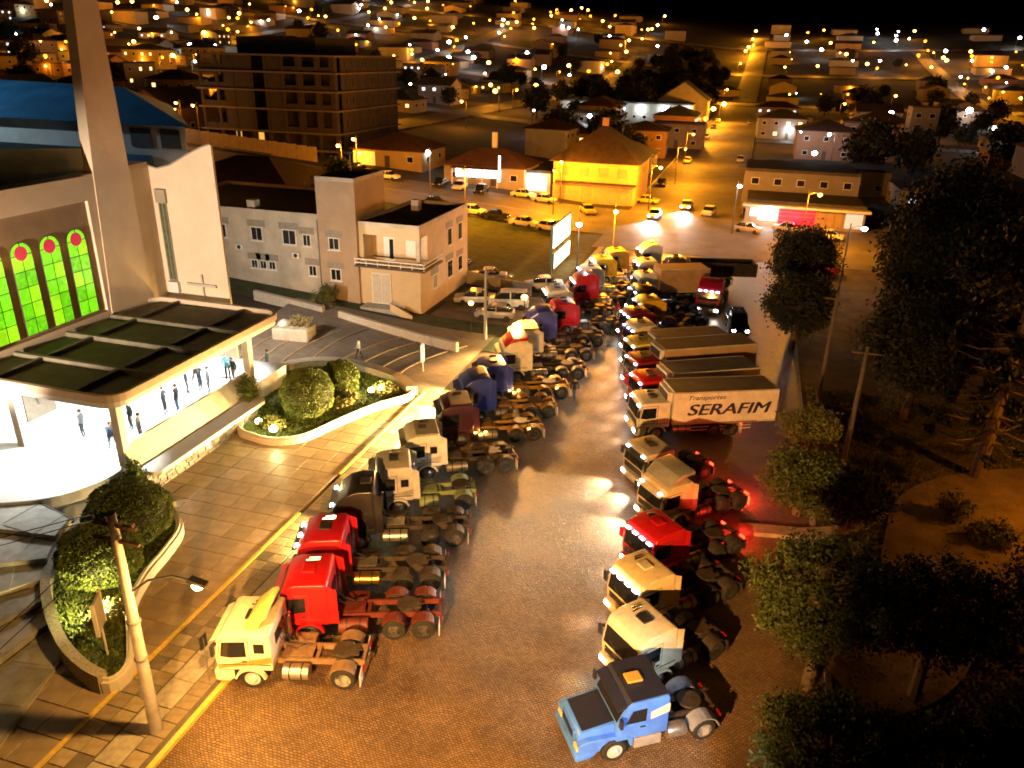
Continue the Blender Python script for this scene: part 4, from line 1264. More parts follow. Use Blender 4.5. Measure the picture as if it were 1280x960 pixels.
TEAR = mat('cargo_roof_tan', (0.15, 0.12, 0.07), 0.6, 0, 0.35, 0.8)
CARGOW = mat('cargo_white', (0.70, 0.68, 0.63), 0.5, 0, 0.2, 1.3)
RBOX = [
    ('white cargo truck with SERAFIM lettered on its box side', -3.4, 48.45, 25, WHITE, 7.2, CARGOW, 'SERAFIM', 3.35, TEAR),
    ('red cabbed cargo truck with tan roofed box behind the lettered one', -4.0, 52.3, 30, RED, 6.7, mat('cargo_tan', (0.45, 0.3, 0.17), 0.5, 0, 0.15, 1), None, 3.12, mat('cargo_roof_grey', (0.19, 0.165, 0.125), 0.6, 0, 0.35, 0.8)),
    ('dark red cargo truck with long brown roofed box, third box in the row', -4.9, 55.9, 31, DKRED, 7.5, mat('cargo_tan_b', (0.40, 0.27, 0.16), 0.5, 0, 0.15, 1), None, 3.5, mat('cargo_roof_brown', (0.11, 0.075, 0.045), 0.6, 0, 0.35, 0.8)),
    ('yellow cream cargo truck with rosy brown box, fourth box in the row', -5.6, 59.6, 30, paint('yellow_cream', (0, 0, 0)), 5.9, mat('cargo_rose', (0.38, 0.22, 0.17), 0.5, 0, 0.15, 1), None, 3.0, mat('cargo_roof_rose', (0.17, 0.11, 0.085), 0.6, 0, 0.35, 0.8)),
]
for (lab, bx, by, deg, pm, bl, bmx, txt, bz, brf) in RBOX:
    ca, sa = math.cos(R(deg)), math.sin(R(deg))
    ax_, ay_ = bx - 0.95 * ca, by - 0.95 * sa
    t, ce = truck(lab, ax_, ay_, deg, 'flat', pm, 3, 4.0, group=RG, body='box', lit=True, spot=600, marks=2, name='cargo_truck', scale=1.0, tails=(8 if txt else 0))
    b = cargo_box(t, 1.0, 1.0 + bl, 1.15, bz, bmx, brf)
    if txt:
        sideways(text_mesh('SERAFIM', 1.12, 0.22, 0.0), 'lettering', LETTER, b, (4.75, -1.212, 2.05), 1.36)
        for kk_ in (1, 2, 3):
            sideways(text_mesh('SERAFIM', 1.12, 0.22, 0.0), 'lettering', LETTER, b, (4.75 + 0.028 * kk_, -1.212 - 0.0015 * kk_, 2.05 + 0.006 * kk_), 1.36)
        sideways(text_mesh('Transportes', 0.42, 0.3, 0.004), 'lettering', LETTER, b, (3.2, -1.212, 2.95), 1.25)
        build(MB().bb(4.2, 6.9, -1.25, -1.19, 1.02, 1.16), 'scuffed_edge', mat('scuff', (0.22, 0.16, 0.10), 0.8, 0, 0.5, 4), b)

# farther trucks of the right row and round the junction
FARR = [
    ('cream truck with blue visor lamps among the cargo boxes', -7.0, 62.6, 32, 'mid', CREAM, dict(marks=3, lit=True, spot=300, visor=NAVY)),
    ('dark plum truck with two white visor lamps, past the cargo boxes', -7.9, 66.2, 30, 'mid', DKRED, dict(marks=3, lit=True, spot=300)),
    ('golden yellow truck past the plum one in the right row', -7.4, 70.2, 28, 'mid', YELLOW, dict(marks=2, lit=True, spot=300)),
    ('black truck past the golden one in the right row', -8.4, 74.0, 28, 'mid', DARK, dict(marks=2, lit=True, spot=200)),
    ('pale truck with tan curtain box near the junction', -8.9, 79.0, 26, 'mid', WHITE, dict(lit=True, spot=300, body='box')),
    ('cream truck with lit cab lamps beside the dump trailer', -9.6, 84.8, 22, 'mid', CREAM, dict(lit=True, spot=200, marks=2)),
    ('white truck last of the right row by the dazzling headlights', -10.2, 91.2, 22, 'high', WHITE, dict(lit=True, spot=300, marks=2)),
]
for (lab, x, y, deg, cab, pm, kw) in FARR:
    t, ce = truck(lab, x, y, deg, cab, pm, 3, 3.6, group=RG, **kw)
    if kw.get('body') == 'box':
        cargo_box(t, 1.05, 6.3, 1.15, 3.5, mat('curtain_tan', (0.48, 0.30, 0.16), 0.7, 0, 0.2, 1), mat('curtain_roof', (0.40, 0.24, 0.12), 0.7, 0, 0.2, 1), front=False)
# dump trailer
t, ce = truck('black dump truck with raised long open body near the junction', -6.6, 86.9, 14, 'mid', DARK, 3, 4.2, group=RG, body='dump', name='dump_truck')
dm_ = mat('dump_steel', (0.035, 0.03, 0.028), 0.6, 0.2, 0.3, 2)
tip = build(MB().bb(1.2, 8.6, -1.2, 1.2, 1.25, 1.45), 'tipping_bed', dm_, t, bevel=0.03)
for s in (-1, 1):
    build(MB().bb(1.2, 8.6, s * 1.17 - 0.05, s * 1.17 + 0.05, 1.45, 2.7), 'bed_side', dm_, tip)
    for k in range(7):
        build(MB().bb(1.5 + k * 1.1, 1.62 + k * 1.1, s * 1.26 - 0.05, s * 1.26 + 0.05, 1.3, 2.68), 'rib', dm_, tip)
build(MB().bb(1.2, 1.3, -1.12, 1.12, 1.45, 2.85), 'headboard', dm_, tip)
build(MB().bb(8.5, 8.6, -1.12, 1.12, 1.45, 2.6), 'tailgate', dm_, tip)
# red truck driving towards the camera
truck('dark red truck driving this way with glaring headlights', -2.3, 77.0, 84, 'high', paint('red_mag', (0.32, 0.01, 0.05)), 3, 3.6, group=None, lit=True, spot=80, marks=4, lower=TAN, name='driving_truck')

# bonneted blue truck, nearest on the right
def bonnet_truck():
    t = thing('bonneted_truck', 'sky blue bonneted truck with black roof, nearest on the right', 'truck', (-2.55, 21.75, 0), R(33), RG)
    t.scale = (0.96,) * 3
    hood = MB().prism([(-1.42, 0.95), (-1.46, 1.30), (-1.32, 1.50), (0.10, 1.72), (0.12, 0.95)], -0.92, 0.92)
    h = build(hood, 'bonnet', BLUE, t, bevel=0.07, seg=2, smooth=True)
    build(plate(-1.24, 1.515, 0.06, 1.712, -0.80, 0.80, 0.012), 'bonnet_panel', mat('matt_black_blue', (0.02, 0.022, 0.04), 0.5, 0, 0.15), h)
    build(MB().bb(-1.485, -1.40, -0.60, 0.60, 0.98, 1.38), 'grille', BLUE, h, bevel=0.02)
    for k in range(5):
        build(MB().bb(-1.50, -1.47, -0.55, 0.55, 1.02 + k * 0.07, 1.05 + k * 0.07), 'slat', BLACK, h)
    cab = MB().prism([(0.0, 0.92), (0.02, 1.70), (0.38, 2.48), (0.55, 2.66), (2.02, 2.74), (2.10, 2.6), (2.12, 0.92)], -1.12, 1.12)
    c = build(cab, 'cab', BLUE, t, bevel=0.07, seg=2, smooth=True)
    build(MB().prism([(0.42, 2.52), (0.56, 2.69), (2.02, 2.77), (2.06, 2.70), (0.6, 2.62)], -1.06, 1.06), 'roof_skin', mat('matt_black_blue', (0, 0, 0)), c, bevel=0.01, seg=1)
    build(MB().box((1.05, 0, 2.80), (0.62, 0.5, 0.10)), 'roof_hatch', mat('hatch_orange', (0.70, 0.40, 0.06), 0.4, 0, 0.1), c, bevel=0.03)
    build(plate(0.06, 1.76, 0.36, 2.42, -0.98, 0.98, 0.02), 'windscreen', GLASS, c)
    build(MB().prism([(0.36, 2.44), (0.02, 2.34), (0.0, 2.40), (0.40, 2.56)], -1.06, 1.06), 'sun_visor', MATS['matt_black_blue'], c)
    for s in (-1, 1):
        d = build(MB().prism([(0.18, 0.98), (0.20, 1.70), (0.52, 2.42), (1.30, 2.44), (1.30, 0.98)], s * 1.10, s * 1.134), 'door', BLUE, c, bevel=0.01, seg=1)
        build(MB().prism([(0.34, 1.74), (0.60, 2.32), (1.16, 2.34), (1.16, 1.74)], s * 1.12, s * 1.148), 'window', GLASS, d)
        build(MB().bb(0.95, 1.15, s * 1.14 - 0.02, s * 1.14 + 0.02, 1.46, 1.52), 'handle', BLACK, d)
        build(MB().prism([(1.35, 1.75), (1.35, 2.1), (2.1, 2.35), (2.1, 1.95)], s * 1.11, s * 1.137), 'stripe', WHITE, c)
        build(MB().bb(0.02, 0.14, s * 1.30 - 0.1, s * 1.30 + 0.1, 1.8, 2.2), 'mirror', BLACK, t, bevel=0.02)
        build(MB().prism([(-1.44, 0.70), (-1.46, 1.18), (-1.1, 1.30), (0.4, 1.24), (0.72, 0.98), (0.72, 0.60), (0.62, 0.62), (0.5, 0.95), (0.28, 1.10), (-0.28, 1.10), (-0.52, 0.92), (-0.62, 0.70)], s * 1.02 - 0.14, s * 1.02 + 0.14), 'wing', BLUE, t, bevel=0.03, seg=1)
        build(MB().bb(-1.50, -1.40, s * 0.86 - 0.18, s * 0.86 + 0.18, 0.78, 0.98), 'headlight', mat('headlight_warm', (0.7, 0.55, 0.3), 0.15, 0, 0), t, bevel=0.03)
        build(MB().bb(0.78, 1.9, s * 1.0 - 0.12, s * 1.0 + 0.12, 0.42, 0.90), 'side_skirt', GREY, t, bevel=0.03)
        wheel(t, 0, s * 0.98, 0.30, False, SILVER)
        wheel(t, 3.75, s * 0.86, 0.54, True, SILVER)
        build(MB().arc(3.75, 0.5, 0.58, 0.63, R(10), R(165), s * 0.86 - 0.30, s * 0.86 + 0.30), 'mudguard', mat('blue_grey', (0.25, 0.28, 0.36), 0.4, 0, 0.2), t)
        build(MB().bb(4.5, 4.58, s * 0.7 - 0.15, s * 0.7 + 0.15, 0.74, 0.88), 'tail_lamp', TAILOFF, t)
    build(MB().prism([(-1.45, 0.38), (-1.58, 0.44), (-1.58, 0.76), (-0.72, 0.80), (-0.72, 0.6), (-1.0, 0.4)], -1.14, 1.14), 'bumper', BLUE, t, bevel=0.05, smooth=True)
    build(MB().bb(0.2, 4.5, -0.46, -0.36, 0.70, 0.94).bb(0.2, 4.5, 0.36, 0.46, 0.70, 0.94).bb(4.38, 4.5, -0.36, 0.36, 0.72, 0.92).bb(2.5, 2.62, -0.36, 0.36, 0.72, 0.92), 'chassis', CHASSIS, t)
    build(MB().lathe([(0.46, 1.0), (0.48, 1.02), (0.48, 1.09), (0.44, 1.1)], (3.6, 0, 0), 18), 'fifth_wheel', CHASSIS, t)
    build(MB().tube([(2.2, -0.85, 0.66), (3.0, -0.85, 0.66)], 0.30, 16), 'fuel_tank', ALU, t, bevel=0.03, smooth=True)
    build(MB().tube([(2.3, 0.8, 0.6), (2.3, 0.8, 2.6)], 0.08, 10), 'exhaust', CHROME, t, smooth=True)


bonnet_truck()
# ------------------------------------------------------------------ cars
CARB = {
    'hatch': ([(-1.85, 0.30), (-1.92, 0.55), (-1.80, 0.78), (-0.95, 0.92), (1.75, 0.95), (1.86, 0.75), (1.84, 0.30)], [(-1.0, 0.90), (-0.35, 1.42), (0.1, 1.48), (1.1, 1.45), (1.72, 0.93)]),
    'sedan': ([(-2.05, 0.30), (-2.12, 0.55), (-2.0, 0.76), (-1.1, 0.90), (1.15, 0.94), (2.05, 0.90), (2.12, 0.6), (2.05, 0.30)], [(-1.15, 0.88), (-0.5, 1.38), (0.1, 1.44), (0.7, 1.40), (1.35, 0.92)]),
    'van': ([(-1.95, 0.32), (-2.02, 0.6), (-1.9, 0.95), (-1.3, 1.08), (1.95, 1.1), (2.0, 0.8), (1.95, 0.32)], [(-1.45, 1.05), (-0.85, 1.72), (-0.3, 1.80), (1.8, 1.78), (1.94, 1.08)]),
}


def car(label, x, y, deg, kind='hatch', m=SILVER, lit=False, tails=False, group='parked cars', spot=0):
    t = thing('car' if kind != 'van' else 'van', label, 'car' if kind != 'van' else 'van', (x, y, hz(x, y) + 0.035), R(deg), group)
    bp, gp = CARB[kind]
    ends = (bp[1][0], bp[-2][0])
    b = link('body', cm(('cb', kind), lambda: MB().prism(bp, -0.83, 0.83).mesh('body', 0.07, 2, True)), m, t)
    g_ = link('glasshouse', cm(('cg', kind), lambda: MB().prism(gp, -0.72, 0.72).mesh('glasshouse', 0.05, 2, True)), GLASS, t)
    top = [p for p in gp if p[1] > 1.3]
    link('roof', cm(('cr', kind), lambda: MB().prism([(top[0][0], top[0][1])] + [(p[0], p[1] + 0.03) for p in top] + [(top[-1][0], top[-1][1] - 0.02)], -0.70, 0.70).mesh('roof', 0.015, 1)), m, t)
    for s in (-1, 1):
        link('pillar', cm(('cp', kind, s), lambda: MB().prism([(0.12, 0.95), (0.12, top[1][1]), (0.22, top[1][1]), (0.22, 0.95)], s * 0.72 - 0.012, s * 0.72 + 0.012).mesh('pillar')), m, g_)
        for xx in (-1.2, 1.2):
            link('wheel', cm('cw', lambda: MB().lathe([(0.12, -0.1), (0.26, -0.1), (0.30, -0.07), (0.30, 0.07), (0.26, 0.1), (0.12, 0.1)], n=16, axis='y').mesh('wheel', 0, 1, True)), RUBBER, t, (xx, s * 0.75, 0.30))
        link('headlight', cm(('ch', kind, s), lambda: MB().bb(ends[0] - 0.01, ends[0] + 0.14, s * 0.6 - 0.15, s * 0.6 + 0.15, 0.56, 0.72).mesh('headlight', 0.02, 1)), LAMPON if lit else LAMPOFF, t)
        link('tail_lamp', cm(('ct', kind, s), lambda: MB().bb(ends[1] - 0.08, ends[1] + 0.02, s * 0.66 - 0.1, s * 0.66 + 0.1, 0.62, 0.82).mesh('tail_lamp', 0.02, 1)), TAIL if tails else TAILOFF, t)
    if spot:
        light('SPOT', (ends[0] - 0.15, 0, 0.65), spot, (1.0, 0.96, 0.9), 0.15, t, target=(ends[0] - 4, 0, -0.5), spot=70, blend=0.8)
    return t


# +x is the tail; rows along the cross street
for a in (
    ('white hatchback parked on the grass side of the cross street', -39.0, 110.6, 178, 'hatch', WHITE),
    ('black motorcar between the white ones on the grass side', -35.2, 109.8, 178, 'sedan', DARK),
    ('white sedan parked third along the grass side of the street', -30.4, 108.2, 170, 'sedan', WHITE),
    ('yellow topped pale car nearest the billboard on the grass side', -26.4, 108.0, 165, 'hatch', CREAM),
    ('dark car by the convent roof corner on the cross street', -45.5, 112.0, 178, 'hatch', DARK),
    ('yellow lit sedan parked before the corner house', -36.5, 129.0, 176, 'sedan', CREAM),
    ('silver sedan right of the yellow lit sedan before the corner house', -32.4, 127.4, 172, 'sedan', SILVER),
    ('dark car before the bright shop front, rightmost of three', -43.4, 127.2, 90, 'hatch', DARK),
    ('white car in the middle of the three before the bright shop', -47.4, 127.6, 90, 'hatch', WHITE),
    ('black car leftmost of the three before the bright shop', -51.0, 127.8, 90, 'sedan', DARK),
    ('yellowish car parked by the house with the yellow porch', -66.5, 128.6, 178, 'hatch', CREAM),
    ('white car beside the tree in the street above the convent roof', -60.5, 127.0, 178, 'sedan', WHITE),
    ('yellow taxi-like sedan crossing at the avenue mouth', -16.6, 137.0, 176, 'sedan', YELLOW),
    ('dark sedan parked on the avenue past the yellow one', -16.6, 158.0, 92, 'sedan', DARK),
    ('small yellow hatchback below the corner house', -24.2, 123.6, 120, 'hatch', YELLOW),
    ('white hatchback driving down the avenue, right of the glare', -5.7, 130.0, 80, 'hatch', WHITE),
    ('beige hatchback parked before the right hand shop', 0.6, 118.6, 165, 'hatch', TAN),
    ('dark car with red side parked under the shop lamp', 6.2, 121.2, 170, 'sedan', GREY),
    ('pale yellow car right of the shop lamp post', 11.6, 118.0, 165, 'sedan', CREAM),
    ('red car seen between the dark street trees', 9.6, 98.0, 150, 'sedan', RED),
    ('silver sedan parked nearest the convent wall', -26.4, 79.8, 10, 'sedan', SILVER),
    ('black sedan in shadow behind the convent', -31.6, 82.6, 5, 'sedan', DARK),
):
    car(*a)
car('silver car in the yard, farthest left under the pole', -25.0, 71.6, 15, 'sedan', SILVER, group='cars in the convent yard')
car('white pickup-like van in the yard, its rear to the trucks', -21.4, 71.4, 15, 'van', WHITE, group='cars in the convent yard')
car('grey hatchback in the yard nearest the lawn', -21.6, 67.6, 10, 'hatch', GREY, group='cars in the convent yard')
car('white convertible-like car under the billboard', -19.8, 79.0, 20, 'sedan', WHITE, group='cars in the convent yard')
car('white car whose twin headlights dazzle down the avenue', -13.6, 124.0, 86, 'hatch', WHITE, lit=True, group='cars driving on the avenue', spot=16000)
car('car with dazzling headlights farther up the avenue', -9.6, 134.5, 86, 'sedan', SILVER, lit=True, group='cars driving on the avenue', spot=13000)
car('dark grey van with headlights on, right of the red truck', 0.6, 72.0, 100, 'van', DARK, lit=True, group='cars driving on the avenue', spot=30)
for k, (x, y, m) in enumerate(((-15.0, 196, YELLOW), (-15.2, 232, CREAM), (-15.0, 262, WHITE), (-3.0, 205, SILVER), (-3.1, 330, GREY), (-15.1, 300, DARK), (-15.2, 330, YELLOW))):
    car('%s car, %s up the avenue %s kerb past the junction' % ({YELLOW: 'yellow', CREAM: 'cream', WHITE: 'white', SILVER: 'silver', GREY: 'grey', DARK: 'black'}[m], ordinal(k), 'left' if x < -9 else 'right'), x, y, 90, 'hatch', m, group='cars along the avenue')

# ------------------------------------------------------------------ people
def person_mesh(pose):
    me = bpy.data.meshes.new('body')
    P, E, Rd = [], [], []

    def v(p, r):
        P.append(p)
        Rd.append(r)
        return len(P) - 1
    st = {'stand': 0.0, 'walk': 0.22, 'bent': 0.06, 'arms': 0.02}[pose]
    pel = v((0, 0, 0.95), (0.16, 0.12))
    spine = v((0, 0.0, 1.18), (0.15, 0.11))
    ch = v((0.03 if pose == 'bent' else 0, 0, 1.38), (0.18, 0.12))
    nk = v((0.05 if pose == 'bent' else 0, 0, 1.52), (0.06, 0.06))
    hd = v((0.07 if pose == 'bent' else 0.01, 0, 1.62), (0.095, 0.085))
    tp = v((0.07 if pose == 'bent' else 0.0, 0, 1.74), (0.075, 0.07))
    E += [(pel, spine), (spine, ch), (ch, nk), (nk, hd), (hd, tp)]
    for s in (-1, 1):
        hip = v((0, s * 0.10, 0.88), (0.10, 0.09))
        kn = v((0.04 + st * s * 0.6, s * 0.11, 0.50), (0.065, 0.065))
        an = v((st * s * 1.1 - 0.02, s * 0.11, 0.09), (0.045, 0.045))
        to = v((st * s * 1.1 + 0.15, s * 0.13, 0.045), (0.045, 0.035))
        E += [(pel, hip), (hip, kn), (kn, an), (an, to)]
        sh = v((0.0, s * 0.19, 1.42), (0.07, 0.07))
        if pose == 'arms':
            el = v((0.16, s * 0.27, 1.18), (0.048, 0.048))
            wr = v((0.34, s * 0.14, 1.28), (0.034, 0.034))
            ha = v((0.42, s * 0.10, 1.31), (0.035, 0.025))
        else:
            el = v((-0.04 - st * s * 0.5, s * 0.26, 1.13), (0.048, 0.048))
            wr = v((0.05 - st * s * 0.8, s * 0.27, 0.88), (0.034, 0.034))
            ha = v((0.08 - st * s * 0.8, s * 0.26, 0.79), (0.035, 0.025))
        E += [(ch, sh), (sh, el), (el, wr), (wr, ha)]
        th = v((0.12 - st * s * 0.8 if pose != 'arms' else 0.40, s * 0.21 if pose != 'arms' else s * 0.05, 0.82 if pose != 'arms' else 1.34), (0.014, 0.014))
        E += [(wr, th)]
        for q in range(4):
            fx = v((ha and P[ha][0] + 0.02 + 0.012 * q, P[ha][1] + (q - 1.5) * 0.014, P[ha][2] - (0.08 if pose != 'arms' else -0.03) + 0.006 * abs(q - 1.4)), (0.010, 0.010))
            E += [(ha, fx)]
    nose = v((P[hd][0] + 0.105, 0, 1.625), (0.018, 0.018))
    E += [(hd, nose)]
    me.from_pydata(P, E, [])
    ob = bpy.data.objects.new('tmp', me)
    COL.objects.link(ob)
    md = ob.modifiers.new('s', 'SKIN')
    me.skin_vertices[0].data[0].use_root = True
    for i, r in enumerate(Rd):
        me.skin_vertices[0].data[i].radius = r
    sb = ob.modifiers.new('b', 'SUBSURF')
    sb.levels = 1
    dg = bpy.context.evaluated_depsgraph_get()
    out = bpy.data.meshes.new_from_object(ob.evaluated_get(dg))
    bpy.data.objects.remove(ob)
    for k in range(3):
        out.materials.append(None)
    mi = []
    for p in out.polygons:
        c = p.center
        if c.z > 1.50 or (c.z < 0.90 and abs(c.y) > 0.20 and c.z > 0.6) or (pose == 'arms' and c.x > 0.28 and c.z > 1.1):
            mi.append(0)
        elif c.z > 0.93:
            mi.append(1)
        else:
            mi.append(2)
    out.polygons.foreach_set('material_index', mi)
    out.shade_smooth()
    return out


SKIN = mat('skin', (0.45, 0.26, 0.17), 0.6, 0, 0.1)
HAIR = mat('hair', (0.02, 0.014, 0.01), 0.7, 0, 0.2)
CL = {k: mat('cloth_' + k, c, 0.85, 0, 0.15, 6) for k, c in (('black', (0.015, 0.015, 0.018)), ('navy', (0.02, 0.03, 0.06)), ('grey', (0.09, 0.10, 0.11)), ('white', (0.6, 0.6, 0.6)), ('magenta', (0.45, 0.01, 0.30)),
                                                             ('teal', (0.04, 0.20, 0.25)), ('denim', (0.04, 0.06, 0.12)), ('brown', (0.10, 0.06, 0.04)), ('red', (0.30, 0.02, 0.02)))}
PM = {}
hair_me = MB().lathe([(0.100, 0.0), (0.108, 0.05), (0.095, 0.11), (0.05, 0.150), (0.01, 0.158)], n=12).mesh('hair', 0, 1, True)


def person(label, x, y, z, deg, top, leg, pose='stand', h=1.0, group=None):
    if pose not in PM:
        PM[pose] = person_mesh(pose)
    o = link('person', PM[pose], None, None, (x, y, z), (0, 0, R(deg)), (h, h, h))
    for k, m in enumerate((SKIN, CL[top], CL[leg])):
        o.material_slots[k].link = 'OBJECT'
        o.material_slots[k].material = m
    tag(o, label, 'person', group)
    link('hair', hair_me, HAIR, o, (0.055 if pose == 'bent' else -0.015, 0, 1.60))
    return o


PZ = 1.70
PG = 'people on the church porch'
for (lab, x, y, d, tp_, lg_, po) in (
    ('person in grey standing alone on the left of the porch', -36.1, 32.6, 200, 'grey', 'black', 'stand'),
    ('person in dark clothes stepping off the front of the porch', -33.3, 31.9, 160, 'navy', 'denim', 'walk'),
    ('person in black behind the stepping one near the left pillar', -34.3, 34.5, 250, 'black', 'black', 'stand'),
    ('person half hidden by the left pillar of the porch', -32.6, 33.3, 30, 'grey', 'black', 'bent'),
    ('left one of the close pair at the middle of the porch rail', -33.9, 37.0, 20, 'black', 'black', 'arms'),
    ('right one of the close pair at the middle of the porch rail', -33.4, 37.6, 200, 'black', 'denim', 'stand'),
    ('person leftmost of the group toward the right pillar', -34.7, 40.2, 40, 'navy', 'black', 'stand'),
    ('person in the middle of the group toward the right pillar, arms raised', -34.2, 40.9, 10, 'black', 'navy', 'arms'),
    ('person in grey at the front of the group toward the right pillar', -33.4, 40.8, 220, 'grey', 'black', 'stand'),
    ('person at the back of the group toward the right pillar', -35.0, 41.6, 180, 'black', 'black', 'walk'),
    ('person in black just left of the right pillar', -32.9, 42.9, 250, 'black', 'grey', 'bent'),
    ('person in grey beside the one at the right pillar', -33.6, 43.2, 300, 'teal', 'black', 'arms'),
):
    person(lab, x, y, PZ, d, tp_, lg_, po, 1.08, PG)
zt = lambda x, y: hz(x, y) + 0.05 + 0.02 * max(0, -21 - x)
person('person in grey outside the right end of the porch', -35.0, 47.9, zt(-35, 47.9), 250, 'grey', 'black', 'stand', 1, 'people on the terrace')
person('person in black nearest the porch end wall', -34.2, 46.9, zt(-34.2, 46.9), 60, 'black', 'black', 'stand', 1, 'people on the terrace')
person('person in a bright magenta skirt outside the porch', -33.9, 48.4, zt(-33.9, 48.4), 230, 'teal', 'magenta', 'stand', 1, 'people on the terrace')
person('person in white top walking on the stepped terrace', -28.6, 53.3, zt(-28.6, 53.3), 200, 'white', 'black', 'walk', 1, 'people on the terrace')
person('person in dark clothes walking between the two truck rows', -10.3, 51.6, 0, 260, 'black', 'denim', 'walk', 1, 'people in the street')
person('person in brown standing farther up between the truck rows', -11.4, 69.4, 0, 260, 'brown', 'black', 'stand', 1, 'people in the street')
person('person in red among the far truck tails', -10.6, 72.0, 0, 230, 'red', 'denim', 'stand', 1, 'people in the street')

# ------------------------------------------------------------------ lamps
def globe(r):
    return cm(('globe', r), lambda: MB().lathe([(r * math.cos(a), r * math.sin(a) * 0.8) for a in [R(k) for k in range(-80, 81, 20)]], n=12).mesh('bulb', 0, 1, True))


def street_lamp(label, x, y, sodium=True, h=7.0, power=1500, r=0.28, arm=(1, 0), group='street lamps', base=None, low=False):
    """x,y is where the bulb hangs; the pole stands 1.4 m off along -arm"""
    a = Vector((arm[0], arm[1])).normalized() * 1.4
    bx, by = x - a.x, y - a.y
    z = hz(x, y)
    t = thing('street_lamp', label, 'street lamp', (bx, by, z), 0, group)
    build(MB().tube([(0, 0, -0.5), (0, 0, h + 0.5)], [0.11, 0.06], 6 if low else 10), 'pole', POLE_D, t, smooth=True)
    build(MB().tube([(0, 0, h - 0.1), (a.x * 0.5, a.y * 0.5, h + 0.25), (a.x * 0.95, a.y * 0.95, h + 0.22)], 0.045, 5), 'arm', STEEL, t)
    build(MB().box((a.x, a.y, h + 0.2), (0.5, 0.3, 0.14)), 'lamp_head', STEEL, t)
    link('bulb', globe(r), (BULB_O if random.random() < 0.6 else BULB_D) if sodium else BULB_W, t, (a.x, a.y, h))
    light('POINT', (a.x, a.y, h - r - 0.1), power, SODIUM if sodium else COLD, 0.2, t)
    return t


SOD = [(-461.2,436.1),(-461.3,459.9),(-357.2,346.6),(-142.9,131),(-196.9,192.2),(-248.1,284.6),(-282.2,327.1),(-258.9,263.6),(-440,500.3),(-439.2,513.6),(-395.9,516.6),(-378.3,503.1),(-386.4,526.9),(-317,426.1),(-321.3,455.6),(-310.4,449.5),(-107.9,133.9),(-101.7,125.6),(-103.9,133.6),(-366.3,534.7),(-352.5,512.2),(-357,508.6),(-325.7,575.1),(-320.5,576.5),(-310.3,628.4),(-310.6,658.8),(-310.3,720.6),(-304.7,739),(-284.6,688),(-261.6,733.8),(-269.3,624.5),(-229.2,603.6),(-225.2,639.1),(-221.2,667.2),(-263.5,559.2),(-266,588.3),(-85.9,265.7),(-78.2,212.2),(-244.2,815.9),(-219.2,728.2),(-201.3,678.3),(-213.7,678.3),(-188.5,681.6),(-188.6,742.7),(-183.6,799.1),(-180.1,828.9),(-171.1,816.7),(-159.7,774.1),(-163.1,746.1),(-105.4,728.8),(-100.6,733.3),(-98.2,740.4),(-104.9,661.4),(-106.1,632.4),(-105.3,586.8),(-148.5,500.5),(-98.4,480.9),(-84.2,497.4),(-114.4,498.3),(-87.9,366.9),(-87.4,323.5),(-84.2,285.6),(-18.3,461.9),(-13.6,330.5),(-15.6,296.3),(-17.1,608.2),(-16.4,671.2),(-14.9,692.1),(-11.7,705),(-13.5,738.2),(-12.6,790.3),(-100.4,842.7),(31.1,784.2),(44.8,801.7),(51.1,669.8),(55.1,662.8),(65.5,616.1),(112.3,683.8),(114.2,670.8),(102.7,659.1),(103.1,603.2),(135.9,654.1),(142.8,625.7),(157.2,610.9),(115.8,554.2),(116.8,512.7),(120.5,490.4),(121.2,459.6),(33.2,366.8),(52.4,294.8),(13.3,441.5),(13.9,233.5),(-12.9,161),(-14,130.1),(9.1,112.2),(-14.9,246.8),(-14,192.9),(-61.5,111.9),(-63.3,120.4),(-29.6,126.8),(-28.5,117.7),(-38.9,106.3),(-14.2,89.3)]
WHT = [(-447.1,448.9),(-261.2,269.8),(-379.7,463.6),(-423.4,541.7),(-180.7,236.4),(-257.1,334),(-112.2,130.1),(-348.2,586.2),(-324.4,639.8),(-213.1,678.5),(-286.3,596.9),(-276.8,558.2),(-216,492.4),(-179.6,499.3),(-176,456.6),(-166.9,473.8),(-124.4,368.7),(-110.8,252.2),(-127.7,327.5),(-150.7,685.3),(-165.5,690.7),(-159,686.2),(-122.1,671.7),(-80.9,650.5),(-151.2,534.9),(-123.1,472.4),(-100.8,442),(-57.9,212.7),(13.2,765.7),(88.6,808.9),(86.6,779.3),(104,791.2),(99.3,764.5),(96.3,736.1),(38.8,685.7),(57.4,631.4),(75,631.8),(123.3,679.2),(132.1,632.3),(134.7,585),(112.9,560),(131.6,533.5),(76.5,351.5),(63.3,257.6),(16.8,210.2),(11.1,164.6),(10.4,213.5),(44,313.7),(-1.3,115.4),(12.3,90.1),(-16.6,80.5),(-49.3,118.3),(-43.4,216.5)]
BIGW = {(-123.1, 472.4), (134.7, 585), (76.5, 351.5), (16.8, 210.2), (-348.2, 586.2), (11.1, 164.6)}
_rg = random.Random(3)
for _k in range(260):          # more lamps along the hillside streets
    _sx = _rg.choice((-92, -200, -330, 112, 0, 0, 0))
    if _sx == 0:
        _y = _rg.choice((250, 455, 600, 725, _rg.uniform(200, 800), _rg.uniform(400, 830), _rg.uniform(500, 830))) + _rg.uniform(-3, 3)
        _x = _rg.uniform(-_y * 1.05, -95) if _rg.random() < 0.72 else _rg.uniform(12, _y * 0.28)
    else:
        _y = _rg.uniform(180, 800)
        _x = _sx + _rg.choice((-5, 5))
    if -95 < _x < 8 or _x < -_y * 1.1 or _x > _y * 0.3 or any(math.hypot(_x - a, _y - b) < 13 for a, b in SOD + WHT):
        continue
    (SOD if _rg.random() < 0.8 else WHT).append((round(_x, 1), round(_y, 1)))
